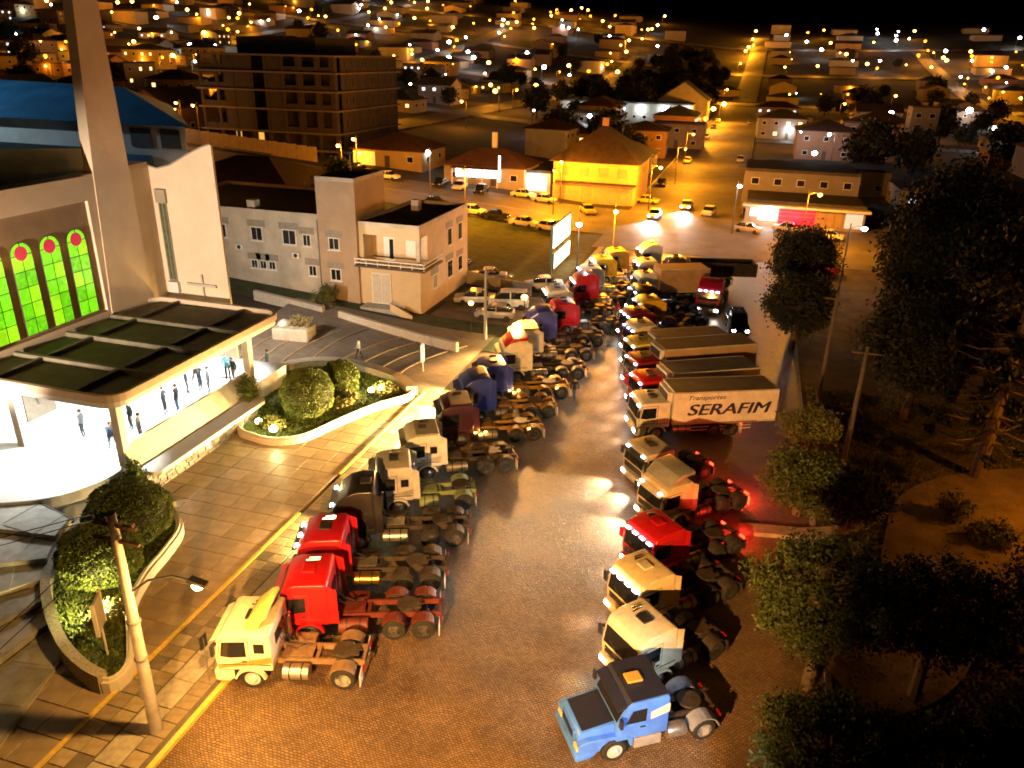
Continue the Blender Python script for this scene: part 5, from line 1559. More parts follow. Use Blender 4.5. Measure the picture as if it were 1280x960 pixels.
lam = [(p, True) for p in SOD] + [(p, False) for p in WHT]
# number them per zone so that every label points at one lamp
zones = {}
for p, s in lam:
    x, y = p
    av = -16 <= x + 1.5 and x < -5 and y > 125
    if av or (-20 < x < -10 and y > 120):
        zn = 'along the avenue'
    elif y < 140:
        zn = 'by the cross street' if x < 0 else 'by the right hand shop'
    elif x < 0:
        zn = 'on the near left slope' if y < 300 else ('on the middle left hillside' if y < 560 else 'on the top left hillside')
    else:
        zn = 'on the near right blocks' if y < 400 else ('on the middle right hillside' if y < 640 else 'on the top right hillside')
    zones.setdefault((zn, s), []).append(p)
for (zn, s), ps in zones.items():
    ps.sort(key=(lambda p: p[1]) if 'avenue' in zn else (lambda p: p[0] / p[1]))
    for k, p in enumerate(ps):
        x, y = p
        far = math.hypot(x, y)
        lab = '%s street lamp %s, %s %s' % ('orange' if s else 'cold white', zn, ordinal(k), 'from the junction' if 'avenue' in zn else 'from the left')
        arm = (1, 0.05) if x < -9 else (-1, 0.05)
        if 'cross' in zn:
            arm = (0.2, -1)
        arm = arm if 'along' in zn or 'cross' in zn else random.choice(((1, 0), (-1, 0), (0, 1)))
        pw = (3600 if far < 200 else 5000 if far < 400 else 5500) * (1.0 if s else 0.22)
        rr_ = 0.3 if far < 160 else 0.32 + (far - 160) * 0.0013
        rr_ *= random.choice((0.6, 0.8, 1.0, 1.3, 1.6)) if far > 160 else 1
        if 'avenue' in zn:
            pw *= 4.5
        elif 'cross' in zn or 'shop' in zn:
            pw *= (3.6 if x > -55 else 1.6) if s else 0.7
        if p == (12.3, 90.1):
            pw = 250
        if -115 < x < -98 and y < 140:
            pw = 700
        if p in BIGW:
            pw *= 1.6
            rr_ *= 1.8
        street_lamp(lab, x, y, s, 7.0, pw, round(min(1.2, rr_), 1) if far > 160 else 0.3, arm, low=far > 150)

# big concrete pole on the pavement with its curved lamp arm
t = thing('utility_pole', 'tall concrete lamp pole standing on the church pavement', 'pole', (-18.3, 16.9, 0.1))
build(MB().tube([(0, 0, -0.3), (0, 0, 9.4)], [0.24, 0.14], 14), 'pole', POLE, t, smooth=True)
build(MB().tube([(0, 0, 6.2), (0.7, 0.25, 6.75), (1.5, 0.5, 6.95), (2.2, 0.6, 6.85)], 0.04, 8), 'lamp_arm', BLACK, t, smooth=True)
build(MB().prism([(2.0, 6.78), (2.1, 6.95), (2.75, 6.85), (2.7, 6.72)], 0.48, 0.76), 'lamp_head', BLACK, t, bevel=0.02)
build(MB().lathe([(0.05, -0.14), (0.17, -0.10), (0.22, 0.0), (0.18, 0.06)], (2.4, 0.62, 6.70), 14), 'bulb', mat('pole_bulb', (1, 0.8, 0.4), 0.4, 0, 0, emit=(1.0, 0.72, 0.25), estr=40), t)
light('POINT', (2.4, 0.62, 6.4), 3600, (1.0, 0.50, 0.11), 0.15, t)
build(MB().bb(-0.9, 0.9, -0.06, 0.06, 8.9, 9.02).bb(-0.9, 0.9, -0.06, 0.06, 8.3, 8.4), 'crossarm', BARK, t)
for k in (-0.8, -0.3, 0.3, 0.8):
    build(MB().lathe([(0.04, 9.02), (0.07, 9.08), (0.05, 9.18)], (k, 0, 0), 8), 'insulator', mat('porcelain', (0.3, 0.2, 0.15), 0.3), t)
for z in (3.4, 5.0):
    build(MB().lathe([(0.23, z), (0.24, z + 0.02), (0.24, z + 0.10), (0.23, z + 0.12)], n=14), 'band', STEEL, t)
build(MB().bb(-0.27, -0.1, -0.15, 0.15, 1.6, 2.3), 'meter_box', GREY, t)

for k_, (a_, b_) in enumerate((((-0.8, 0, 9.2), (-22, -11, 8.2)), ((-0.3, 0, 9.2), (-21, -12, 8.3)), ((0.8, 0, 9.2), (1.5, -30, 9.0)), ((0.3, 0, 9.2), (1.0, -30, 9.0)))):
    a_, b_ = Vector(a_), Vector(b_)
    build(MB().tube([a_.lerp(b_, q / 8) - Vector((0, 0, 1.2 * (1 - (q / 4 - 1) ** 2))) for q in range(9)], 0.018, 4), 'cable', BLACK, t)

# utility pole by the yard; the lit hooded lamp on it is added
t = thing('utility_pole', 'slim yellow-lit utility pole between the convent yard and the blue trucks', 'pole', (-20.6, 61.7, 0))
build(MB().tube([(0, 0, -0.3), (0, 0, 6.6)], [0.16, 0.10], 10), 'pole', POLE, t, smooth=True)
build(MB().bb(-0.9, 0.9, -0.05, 0.05, 6.2, 6.3), 'crossarm', BARK, t)
YARDPOLE = t

t = thing('globe_lamp', 'round garden lamp glowing on the lawn before the yard cars', 'lamp', (-22.4, 63.0, 0), 0, 'garden lamps')
build(MB().tube([(0, 0, -0.2), (0, 0, 2.6)], 0.05, 8), 'post', BLACK, t)
link('bulb', globe(0.24), BULB_O, t, (0, 0, 2.8))
light('POINT', (0, 0, 2.75), 700, SODIUM, 0.25, t)
t = thing('globe_lamp', 'round garden lamp glowing above the blue trucks', 'lamp', (-18.3, 66.0, 0), 0, 'garden lamps')
build(MB().tube([(0, 0, -0.2), (0, 0, 2.8)], 0.05, 8), 'post', BLACK, t)
link('bulb', globe(0.30), BULB_O, t, (0, 0, 2.95))
light('POINT', (0, 0, 2.95), 1400, (1.0, 0.62, 0.2), 0.3, t)

# hooded lamps added to light the street; shade hides the bulb from above
def hooded(t, p0, p1, power, col=WARM, cone=150, aim=None):
    p0, p1 = Vector(p0), Vector(p1)
    build(MB().tube([p0, (p0 + p1) / 2 + Vector((0, 0, 0.15)), p1], 0.04, 6), 'lamp_arm', STEEL, t)
    build(MB().lathe([(0.06, 0.20), (0.16, 0.16), (0.30, 0.0), (0.27, -0.02)], p1, 14), 'lamp_hood', SILVER, t, smooth=True)
    build(MB().lathe([(0.05, -0.10), (0.14, -0.06), (0.17, 0.0)], p1, 12), 'bulb', BULB_O, t)
    light('SPOT', p1 - Vector((0, 0, 0.16)), power, col, 0.2, t, target=aim or p1 - Vector((0, 0, 5)), spot=cone, blend=0.5)


for lab, x, y, h, tip, pw in (('added unseen hooded lamp in the roadway behind the viewpoint', -8.0, -6.0, 11.5, (1.2, 3.0, 12.0), 150000),):
    t = thing('street_lamp', lab, 'street lamp', (x, y, 0.1), 0, 'added hooded lamps')
    build(MB().tube([(0, 0, -0.3), (0, 0, h + 0.2)], [0.17, 0.10], 10), 'pole', POLE, t, smooth=True)
    hooded(t, (0, 0, h), tip, pw, WARM, 56, (-1.4, 40, 0))  # added lamp out of view, brightening the cobbles and near trucks
t = thing('street_lamp', 'added cold hooded lamp on the park kerb lighting the blue bonneted truck', 'street lamp', (7.6, 11.0, 0.1), 0, 'added hooded lamps')
build(MB().tube([(0, 0, -0.3), (0, 0, 8.0)], [0.15, 0.09], 10), 'pole', POLE_D, t, smooth=True)
hooded(t, (0, 0, 7.7), (-1.6, 0.2, 8.0), 9000, (0.72, 0.86, 1.0), 30, (-9.3, 10.6, 1.2))  # added cold spot, narrow so that it lights only the blue truck
hooded(YARDPOLE, (0, 0, 5.5), (2.4, -0.4, 6.2), 30000, WARM, 100, (5.5, -9, 0))  # lamp head added to this pole to light the middle of the street
# poles on the park side
for lab, x, y, h in (('bare slim pole behind the SERAFIM box on the park kerb', 6.9, 56.9, 8.5), ('leaning-looking dark pole in the park nearer the tuft tree', 7.9, 47.3, 8.0)):
    t = thing('utility_pole', lab, 'pole', (x, y, 0))
    build(MB().tube([(0, 0, -0.3), (0, 0, h)], [0.17, 0.10], 10), 'pole', POLE_D, t, smooth=True)
    build(MB().bb(-0.8, 0.8, -0.05, 0.05, h - 0.5, h - 0.4), 'crossarm', BARK, t)
# park lamps, standing beyond the right edge
for lab, x, y, h, p in (('park lamp on a tall post beyond the bare-branched pine', 21.0, 43.0, 6.5, 4200), ('park lamp on a tall post in the lower right park', 18.5, 30.5, 5.5, 900)):
    t = thing('park_lamp', lab, 'lamp', (x, y, 0), 0, 'park lamps')
    build(MB().tube([(0, 0, -0.3), (0, 0, h)], [0.12, 0.07], 10), 'post', BLACK, t, smooth=True)
    build(MB().lathe([(0.1, h), (0.3, h + 0.3), (0.32, h + 0.35), (0.05, h + 0.5)], n=12), 'hood', BLACK, t)
    link('bulb', globe(0.26), BULB_O, t, (0, 0, h + 0.05))
    light('POINT', (0, 0, h - 0.35), p, SODIUM, 0.2, t)
# floodlight added out of view on the left to brighten the wing wall
t = thing('fill_light_pole', 'added unseen floodlight pole aimed at the church wing', 'floodlight', (-38.5, 13.5, 0.2))
build(MB().tube([(0, 0, -0.3), (0, 0, 7.6)], [0.14, 0.09], 10), 'pole', POLE, t, smooth=True)
build(MB().box((0, 0.2, 7.6), (0.5, 0.2, 0.35)), 'lamp_head', BLACK, t, bevel=0.02)
build(MB().box((0, 0.32, 7.6), (0.42, 0.04, 0.28)), 'lens', BULB_W, t)
light('SPOT', (0, 0.45, 7.6), 58000, (1.0, 0.82, 0.66), 0.2, t, target=(-0.4, 33.5, 11.0), spot=40, blend=0.7)


t = thing('fill_light_mast', 'added unseen mast with cold white lamp for the blue hall roof', 'floodlight', (-84, 52, 8))
build(MB().tube([(0, 0, -8), (0, 0, 18)], [0.2, 0.1], 10), 'mast', POLE, t, smooth=True)  # mast added out of view to throw cold light on the hall roof
build(MB().box((0.3, 0, 18), (0.6, 0.5, 0.2)), 'lamp_head', BLACK, t, bevel=0.02)
build(MB().box((0.3, 0, 17.88), (0.5, 0.4, 0.04)), 'lens', BULB_W, t)
light('SPOT', (0.3, 0, 17.7), 16000, (0.55, 0.80, 1.0), 0.3, t, target=(22, 8, 8), spot=120, blend=0.6)


def floodlight(label, x, y, z, power, col=(1.0, 0.80, 0.30), r=0.17, up=0.35):
    t = thing('garden_floodlight', label, 'floodlight', (x, y, z), 0, 'garden floodlights')
    build(MB().tube([(0, 0, -0.25), (0, 0, 0.2)], 0.03, 6), 'spike', BLACK, t)
    build(MB().lathe([(0.09, 0.14), (0.17, 0.2), (0.19, 0.28)], n=12), 'housing', BLACK, t)
    link('bulb', globe(r), mat('flood_bulb', (1, 0.9, 0.5), 0.4, 0, 0, emit=(1.0, 0.86, 0.45), estr=40), t, (0, 0, up))
    light('POINT', (0, 0, up + r + 0.12), power, col, 0.15, t)


floodlight('garden floodlight in the left bed beside the sign panel', -24.3, 20.9, 0.45, 1800, r=0.26)
floodlight('brightest garden floodlight on the right bed wall below the ball hedge', -27.2, 38.7, 0.55, 300, r=0.26)
floodlight('garden floodlight left of the brightest one near the ledge shrub', -28.9, 39.6, 0.4, 160, r=0.22)
floodlight('left one of the twin floodlights at the tip of the right bed', -24.2, 46.6, 0.45, 420, r=0.22)
floodlight('right one of the twin floodlights at the tip of the right bed', -23.6, 47.0, 0.45, 420, r=0.22)

# ------------------------------------------------------------------ signs and small furniture
t = thing('sign_panel', 'thin white-framed sign board on a post in the left garden bed', 'sign', (-22.6, 19.3, 0.3), R(30))
build(MB().tube([(0, 0, -0.3), (0, 0, 2.2)], 0.05, 8), 'post', WWALL, t)
build(MB().bb(-0.05, 0.05, -0.5, 0.5, 1.5, 2.9), 'board', mat('sign_board', (0.3, 0.27, 0.2), 0.6, 0, 0.1), t, bevel=0.01)
for s in (-1, 1):
    build(MB().bb(-0.07, 0.07, s * 0.5 - 0.05, s * 0.5 + 0.05, 1.45, 2.95), 'frame', WWALL, t)
t = thing('totem_sign', 'small white upright sign box at the terrace edge', 'sign', (-22.8, 52.8, 0.05), R(15))
build(MB().bb(-0.12, 0.12, -0.28, 0.28, 0.9, 2.3), 'sign_box', mat('sign_white', (0.8, 0.8, 0.8), 0.5, 0, 0.0, emit=(0.9, 0.9, 0.85), estr=0.5), t, bevel=0.03)
build(MB().tube([(0, 0, -0.1), (0, 0, 0.9)], 0.06, 8), 'post', WWALL, t)
t = thing('street_sign', 'small dark street sign on a slim post by the kerb of the cream truck', 'sign', (-18.0, 19.6, 0.1))
build(MB().tube([(0, 0, -0.1), (0, 0, 2.2)], 0.03, 8), 'post', STEEL, t)
build(MB().bb(-0.02, 0.02, -0.2, 0.2, 1.7, 2.3), 'plate', BLACK, t)
t = thing('stone_planter', 'pale stone block planter with a boulder and pale plant on the terrace', 'planter', (-35.8, 55.4, zt(-35.8, 55.4)), R(8))
build(MB().bb(-1.6, 1.6, -1.0, 1.0, -0.4, 0.95), 'block', mat('planter_stone', (0.42, 0.38, 0.31), 0.8, 0, 0.25, 2, 0.3, 15), t, bevel=0.12)
build(MB().lathe([(0.55, 0.9), (0.6, 1.1), (0.42, 1.35), (0.1, 1.48)], (-0.85, 0, 0), 9), 'boulder', SILVER, t, bevel=0.04)
link('plant', leaf_mesh('plant', 60, 30, 40, (0.8, 0.6, 0.45), 0.14, 0.09, 0.1), mat('pale_leaf', (0.28, 0.24, 0.12), 0.8, 0, 0.4), t, (0.6, 0.1, 1.35))
t = thing('railing', 'curved pale railing in the bottom left corner', 'railing', (-27.0, 13.6, 0.1))
pts = smooth_loop([(-3.5, 1.5), (-1.5, 1.7), (0.4, 1.2), (1.4, -0.2), (1.6, -1.6)], 5)
build(MB().tube([(p.x, p.y, 0.95) for p in pts], 0.06, 8), 'rail', mat('pale_rail', (0.6, 0.58, 0.52), 0.5, 0, 0.1), t, smooth=True)
build(MB().tube([(p.x, p.y, 0.5) for p in pts], 0.04, 8), 'rail', MATS['pale_rail'], t, smooth=True)
for p in pts[::5]:
    build(MB().tube([(p.x, p.y, -0.1), (p.x, p.y, 0.95)], 0.05, 8), 'post', MATS['pale_rail'], t)

# billboard: two lit panels along the street
t = thing('billboard', 'tall two-panel lit white billboard by the far trucks', 'billboard', (-20.6, 85.0, 0))
BBW = mat('billboard_face', (0.9, 0.95, 0.9), 0.5, 0, 0, emit=(0.93, 1.0, 0.92), estr=3.5, sample=True)
for (y0, y1, z0, z1) in ((0.2, 8.8, 2.9, 5.6), (1.0, 9.2, 0.4, 2.3)):
    p = build(MB().bb(-0.15, 0.15, y0, y1, z0, z1), 'panel', mat('bb_frame', (0.12, 0.2, 0.14), 0.6, 0, 0.2), t, bevel=0.02)
    build(MB().bb(0.15, 0.18, y0 + 0.12, y1 - 0.12, z0 + 0.12, z1 - 0.12), 'face', BBW, p)
    build(MB().prism([(y0 + 0.1, z0 + 0.1), (y1 - 0.1, z0 + 0.1), (y1 - 0.1, z1 - 0.1), (y0 + 0.1, z1 - 0.1)], -0.18, -0.15, 'x'), 'back', MATS['bb_frame'], p)
for y in (0.1, 3.0, 6.0, 9.3):
    build(MB().bb(-0.12, 0.12, y - 0.1, y + 0.1, -0.3, 5.7), 'post', MATS['bb_frame'], t)
# ------------------------------------------------------------------ convent
CVX, CVY = -28.4, 65.7
conv = thing('convent', 'pale two-storey convent building with corner balcony and square roof tower', 'building', (CVX, CVY, 0))
CW = mat('convent_wall', (0.50, 0.43, 0.34), 0.85, 0, 0.28, 0.45, 0.25, 30)
FLATROOF = mat('flat_roof', (0.02, 0.018, 0.016), 0.9, 0, 0.4, 1)
SHUT = mat('shutter', (0.30, 0.26, 0.21), 0.8, 0, 0.2)
WFR = mat('window_white', (0.74, 0.71, 0.64), 0.6, 0, 0.1)
W_ = MB()
W_.bb(-30, -10.2, 0, 14, -2, 8.6)
body = build(W_, 'west_wing', CW, conv)
body2 = build(MB().bb(-10.2, -6.2, -0.35, 6, -1, 12.2), 'tower', mat('tower_render', (0.42, 0.30, 0.20), 0.85, 0, 0.12, 0.7, 0.2, 30), conv)
# corner block with the balcony recess
cb = MB()
cb.bb(-6.2, 0, 1.9, 13, -1, 8.3)
cb.bb(-6.2, 0, 0, 1.9, -1, 4.7)
cb.bb(-6.2, 0, 0, 1.9, 7.5, 8.3)
cb.bb(-6.2, -5.7, 0, 1.9, 4.7, 7.5)
body3 = build(cb, 'corner_block', mat('corner_render', (0.60, 0.46, 0.28), 0.85, 0, 0.12, 0.7, 0.2, 30), conv)
for nm, x0, x1, y0, y1, z in (('west_roof', -30, -10.2, 0, 14, 8.6), ('tower_roof', -10.2, -6.2, -0.35, 6, 12.2), ('corner_roof', -6.2, 0, 0, 13, 8.3)):
    rf = build(MB().bb(x0 + 0.2, x1 - 0.2, y0 + 0.2, y1 - 0.2, z + 0.001, z + 0.05), nm, FLATROOF, conv)
    pa = MB()
    pa.bb(x0, x1, y0, y0 + 0.2, z + 0.002, z + 0.38).bb(x0, x1, y1 - 0.2, y1, z + 0.002, z + 0.38).bb(x0, x0 + 0.2, y0 + 0.2, y1 - 0.2, z + 0.002, z + 0.38).bb(x1 - 0.2, x1, y0 + 0.2, y1 - 0.2, z + 0.002, z + 0.38)
    build(pa, 'parapet', CW, rf)
for x in (-27.5, -18.0):
    build(MB().bb(x - 0.45, x + 0.45, 0.6, 1.5, 8.6, 9.7), 'chimney', CW, conv, bevel=0.04)
build(MB().bb(-4.5, -3.7, 8.5, 9.3, 8.3, 9.4), 'chimney', CW, conv)


def cwin(x, z, w, h, arch=False, par=body, y=0.0, sur=True, face='y', shutter=False):
    """window with raised surround, white frame and dark panes"""
    def B(a0, a1, d0, d1, z0, z1):
        if face == 'y':
            return MB().bb(a0, a1, y - d1, y - d0, z0, z1)
        return MB().bb(y + d0, y + d1, a0, a1, z0, z1)
    f = build(B(x - w / 2 - 0.10, x + w / 2 + 0.10, 0.0, 0.06, z - 0.10, z + h + 0.10), 'window', WFR, par)
    build(B(x - w / 2, x - 0.03, 0.06, 0.075, z, z + h), 'pane', GLASS if not shutter else SHUT, f)
    build(B(x + 0.03, x + w / 2, 0.06, 0.075, z, z + h), 'pane', GLASS if not shutter else SHUT, f)
    build(B(x - w / 2 - 0.2, x + w / 2 + 0.2, 0.0, 0.16, z - 0.18, z - 0.10), 'sill', WFR, f)
    if sur:
        build(B(x - w / 2 - 0.45, x + w / 2 + 0.45, 0.0, 0.035, z + h + 0.1, z + h + 0.75), 'hood_panel', SHUT, f)
    return f


for x, z, w, h in ((-21.2, 6.0, 0.9, 1.2), (-17.2, 6.0, 1.1, 1.2), (-13.6, 5.9, 1.3, 1.3), (-11.7, 5.9, 0.7, 1.0), (-17.8, 3.2, 0.6, 0.7), (-16.8, 3.2, 0.6, 0.7), (-15.8, 3.2, 0.6, 0.7), (-11.3, 3.0, 0.7, 0.9), (-24.5, 6.0, 1.1, 1.2), (-27.5, 6.0, 1.1, 1.2)):
    cwin(x, z, w, h)
for z in (2.9, 5.9):
    cwin(-8.6, z, 0.95, 1.0, par=body2, y=-0.35)
# side facade towards the street (x = 0 face)
for yy, z, w, h in ((3.6, 2.0, 0.9, 1.2), (7.6, 5.4, 0.9, 1.6), (7.6, 2.1, 1.2, 1.6), (10.6, 5.4, 0.9, 1.6), (10.6, 2.1, 1.0, 1.4)):
    cwin(yy, z, w, h, par=body3, y=0.0, face='x', shutter=yy < 5)
for xx in (-10.45, -22.6):
    build(MB().tube([(xx, -0.08, 0.4), (xx, -0.08, 8.5)], 0.055, 8), 'drainpipe', mat('pipe_grey', (0.22, 0.19, 0.16), 0.6, 0, 0.2), conv)
for xx, zz in ((-12.9, 4.6), (-19.2, 4.9)):
    ac = build(MB().bb(xx - 0.4, xx + 0.4, -0.35, -0.01, zz, zz + 0.55), 'cooling_unit', WFR, conv, bevel=0.03)
    build(MB().lathe([(0.2, -0.02), (0.2, 0.02)], (xx, -0.36, zz + 0.27), 14, 'y'), 'fan', BLACK, ac)
ant = build(MB().tube([(-8.2, 3.0, 12.2), (-8.2, 3.0, 14.6)], 0.03, 6), 'aerial', STEEL, conv)
for k in range(5):
    build(MB().tube([(-8.7 + 0.06 * k, 3.0 + 0.2 * k - 0.4, 14.4), (-7.7 - 0.06 * k, 3.0 + 0.2 * k - 0.4, 14.4)], 0.02, 5), 'element', STEEL, ant)
# balcony
bal = build(MB().bb(-6.4, 0.75, -0.75, 1.9, 4.50, 4.69), 'balcony', FRAME, conv)
build(MB().bb(-6.4, 0.75, -0.75, -0.69, 4.88, 5.0).bb(0.69, 0.75, -0.69, 3.9, 4.88, 5.0).bb(-6.4, 0.75, -0.75, -0.69, 5.22, 5.36).bb(0.69, 0.75, -0.69, 3.9, 5.22, 5.36), 'rail', WFR, bal)
build(MB().bb(0.001, 0.75, 1.9, 3.9, 4.50, 4.69), 'side_slab', FRAME, bal)
for k in range(7):
    build(MB().bb(-6.35 + k * 1.17, -6.29 + k * 1.17, -0.76, -0.70, 4.69, 5.3), 'baluster', WFR, bal)
build(MB().bb(-4.5, -3.4, 1.84, 1.9, 4.7, 7.0), 'balcony_door', WFR, conv)
build(MB().bb(-3.9, -3.5, 1.80, 1.84, 4.9, 6.8), 'pane', GLASS, conv.children[-1])
build(MB().bb(-2.2, -1.2, 1.84, 1.9, 5.2, 6.8), 'balcony_window', WFR, conv)
build(MB().bb(-0.35, 0.0, 0, 0.35, 4.69, 7.5), 'corner_post', CW, conv)
d = build(MB().bb(-5.0, -3.0, -0.10, 0.0, 0.9, 3.9), 'entrance_door', WFR, conv)
build(MB().bb(-4.9, -4.05, -0.13, -0.10, 1.0, 3.8), 'door_leaf', mat('door_cream', (0.55, 0.5, 0.42), 0.6, 0, 0.1), d)
build(MB().bb(-3.95, -3.1, -0.13, -0.10, 1.0, 3.8), 'door_leaf', MATS['door_cream'], d)
# stair down along the facade
sp = build(MB().bb(-5.6, -2.4, -1.6, -0.01, -0.6, 0.88), 'landing', CONC, conv)
for k in range(5):
    build(MB().bb(-2.4 + k * 0.42, -1.98 + k * 0.42, -1.6, -0.01, -0.6, 0.74 - k * 0.15), 'stair', CONC, conv)
build(MB().prism([(-2.4, 0.9), (-2.4, 1.6), (-0.2, 0.6), (-0.2, -0.2)], -1.75, -1.6, 'y'), 'stair_wall', MATS['corner_render'], conv)


# ------------------------------------------------------------------ generic buildings
ROOFT = [mat('roof_tile_%d' % i, c, 0.8, 0, 0.4, 0.8, 0.5, 5) for i, c in enumerate(((0.085, 0.034, 0.018), (0.11, 0.048, 0.026), (0.055, 0.03, 0.02), (0.06, 0.05, 0.042), (0.04, 0.042, 0.042)))]
ROOFN = ['brown', 'rust', 'dark brown', 'grey', 'slate']
WALLS = [mat('house_wall_%d' % i, c, 0.85, 0, 0.15, 0.5) for i, c in enumerate(((0.34, 0.27, 0.18), (0.38, 0.34, 0.28), (0.28, 0.20, 0.12), (0.24, 0.12, 0.07), (0.24, 0.21, 0.18), (0.40, 0.29, 0.12)))]
WALLN = ['cream', 'white', 'tan', 'brick red', 'grey', 'ochre']
LITW = mat('lit_window', (1, 0.8, 0.4), 0.4, 0, 0, emit=(1.0, 0.66, 0.25), estr=2.2)
LITC = mat('lit_window_cold', (1, 1, 1), 0.4, 0, 0, emit=(0.75, 0.95, 1.0), estr=2.0)


def roof_mb(w, d, h, rh, kind, ov=0.6):
    x, y = w / 2 + ov, d / 2 + ov
    b = MB()
    if kind == 'gable':
        b.prism([(-y, h - 0.1), (0, h + rh), (y, h - 0.1), (y, h - 0.32), (0, h + rh - 0.22), (-y, h - 0.32)], -x, x, 'x')
    elif kind == 'hip':
        k = max(0.05, x - y)
        b.add([(-x, -y, h), (x, -y, h), (x, y, h), (-x, y, h), (-k, 0, h + rh), (k, 0, h + rh), (-x, -y, h - 0.15), (x, -y, h - 0.15), (x, y, h - 0.15), (-x, y, h - 0.15)],
              [(0, 1, 5, 4), (1, 2, 5), (2, 3, 4, 5), (3, 0, 4), (0, 6, 7, 1), (1, 7, 8, 2), (2, 8, 9, 3), (3, 9, 6, 0), (9, 8, 7, 6)])
    else:
        b.bb(-x + ov, x - ov, -y + ov, y - ov, h + 0.001, h + 0.12)
        b.bb(-x + ov, x - ov, -y + ov, -y + ov + 0.2, h + 0.12, h + 0.5)
    return b


LAST = [None]


def house(label, x, y, w, d, h, roof='hip', rh=2.2, rm=None, wm=None, rz=0.0, lit=0, wins=True, group='town houses', z=None, name='house', base=3.0, storeys=1, cold=False, gar=False, wall_gable=True, rng=random):
    z = hz(x, y) if z is None else z
    t = thing(name, label, 'house', (x, y, z), rz, group)
    LAST[0] = t
    wb_ = MB().bb(-w / 2, w / 2, -d / 2, d / 2, -base, h)
    if roof == 'gable':
        wb_.prism([(-d / 2, h), (0, h + rh * d / (d + 1.2)), (d / 2, h)], -w / 2 + 0.002, w / 2 - 0.002, 'x')
    wl_ = build(wb_, 'wall', wm or WALLS[0], t)
    build(roof_mb(w, d, h, rh, roof), 'roof', rm or ROOFT[0], t)
    if wins:
        n = max(2, int(w / 3.6))
        for st_ in range(storeys):
            z0 = 1.0 + st_ * h / storeys
            for k in range(n):
                xx = -w / 2 + (k + 0.5) * w / n
                if k == n // 2 and st_ == 0:
                    build(MB().bb(xx - 0.5, xx + 0.5, -d / 2 - 0.06, -d / 2, 0.0, 2.1), 'door', FRAME, t)
                    continue
                m_ = (LITC if cold else LITW) if lit > 0 and rng.random() < 0.6 else GLASS
                f_ = build(MB().bb(xx - 0.65, xx + 0.65, -d / 2 - 0.04, -d / 2, z0, z0 + 1.15), 'window', WFR, t)
                build(MB().bb(xx - 0.55, xx + 0.55, -d / 2 - 0.06, -d / 2 - 0.04, z0 + 0.1, z0 + 1.05), 'pane', m_, f_)
            m2 = max(1, int(d / 4.5))
            for k in range(m2):
                yy = -d / 2 + (k + 0.5) * d / m2
                sgn = 1 if x < -9 else -1
                xw = sgn * w / 2
                f_ = build(MB().bb(min(xw, xw + sgn * 0.04), max(xw, xw + sgn * 0.04), yy - 0.6, yy + 0.6, z0, z0 + 1.15), 'window', WFR, t)
                build(MB().bb(min(xw + sgn * 0.04, xw + sgn * 0.06), max(xw + sgn * 0.04, xw + sgn * 0.06), yy - 0.5, yy + 0.5, z0 + 0.1, z0 + 1.05), 'pane', GLASS, f_)
    return t


# ------------------------------------------------------------------ unfinished apartment block
cx0, cx1, cy0, cy1 = -107.0, -77.0, 140.5, 168.0
blk = thing('apartment_block', 'large unfinished dark apartment block with open floors and concrete slabs', 'building', ((cx0 + cx1) / 2, cy0, 0))
OX, OY = (cx0 + cx1) / 2, cy0
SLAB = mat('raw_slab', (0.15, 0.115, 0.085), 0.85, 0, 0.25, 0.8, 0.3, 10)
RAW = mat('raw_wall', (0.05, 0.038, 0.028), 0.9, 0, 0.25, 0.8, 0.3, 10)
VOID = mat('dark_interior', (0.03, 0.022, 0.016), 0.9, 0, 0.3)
W2 = (cx1 - cx0) / 2
D2 = cy1 - cy0
levels = [1.0, 5.2, 8.4, 12.6, 16.0, 19.3, 22.3]
for i, z in enumerate(levels[1:]):
    build(MB().bb(-W2 - 0.5, W2 + 0.5, -0.5, D2 + 0.5, z - 0.32, z), 'floor_slab', SLAB, blk)
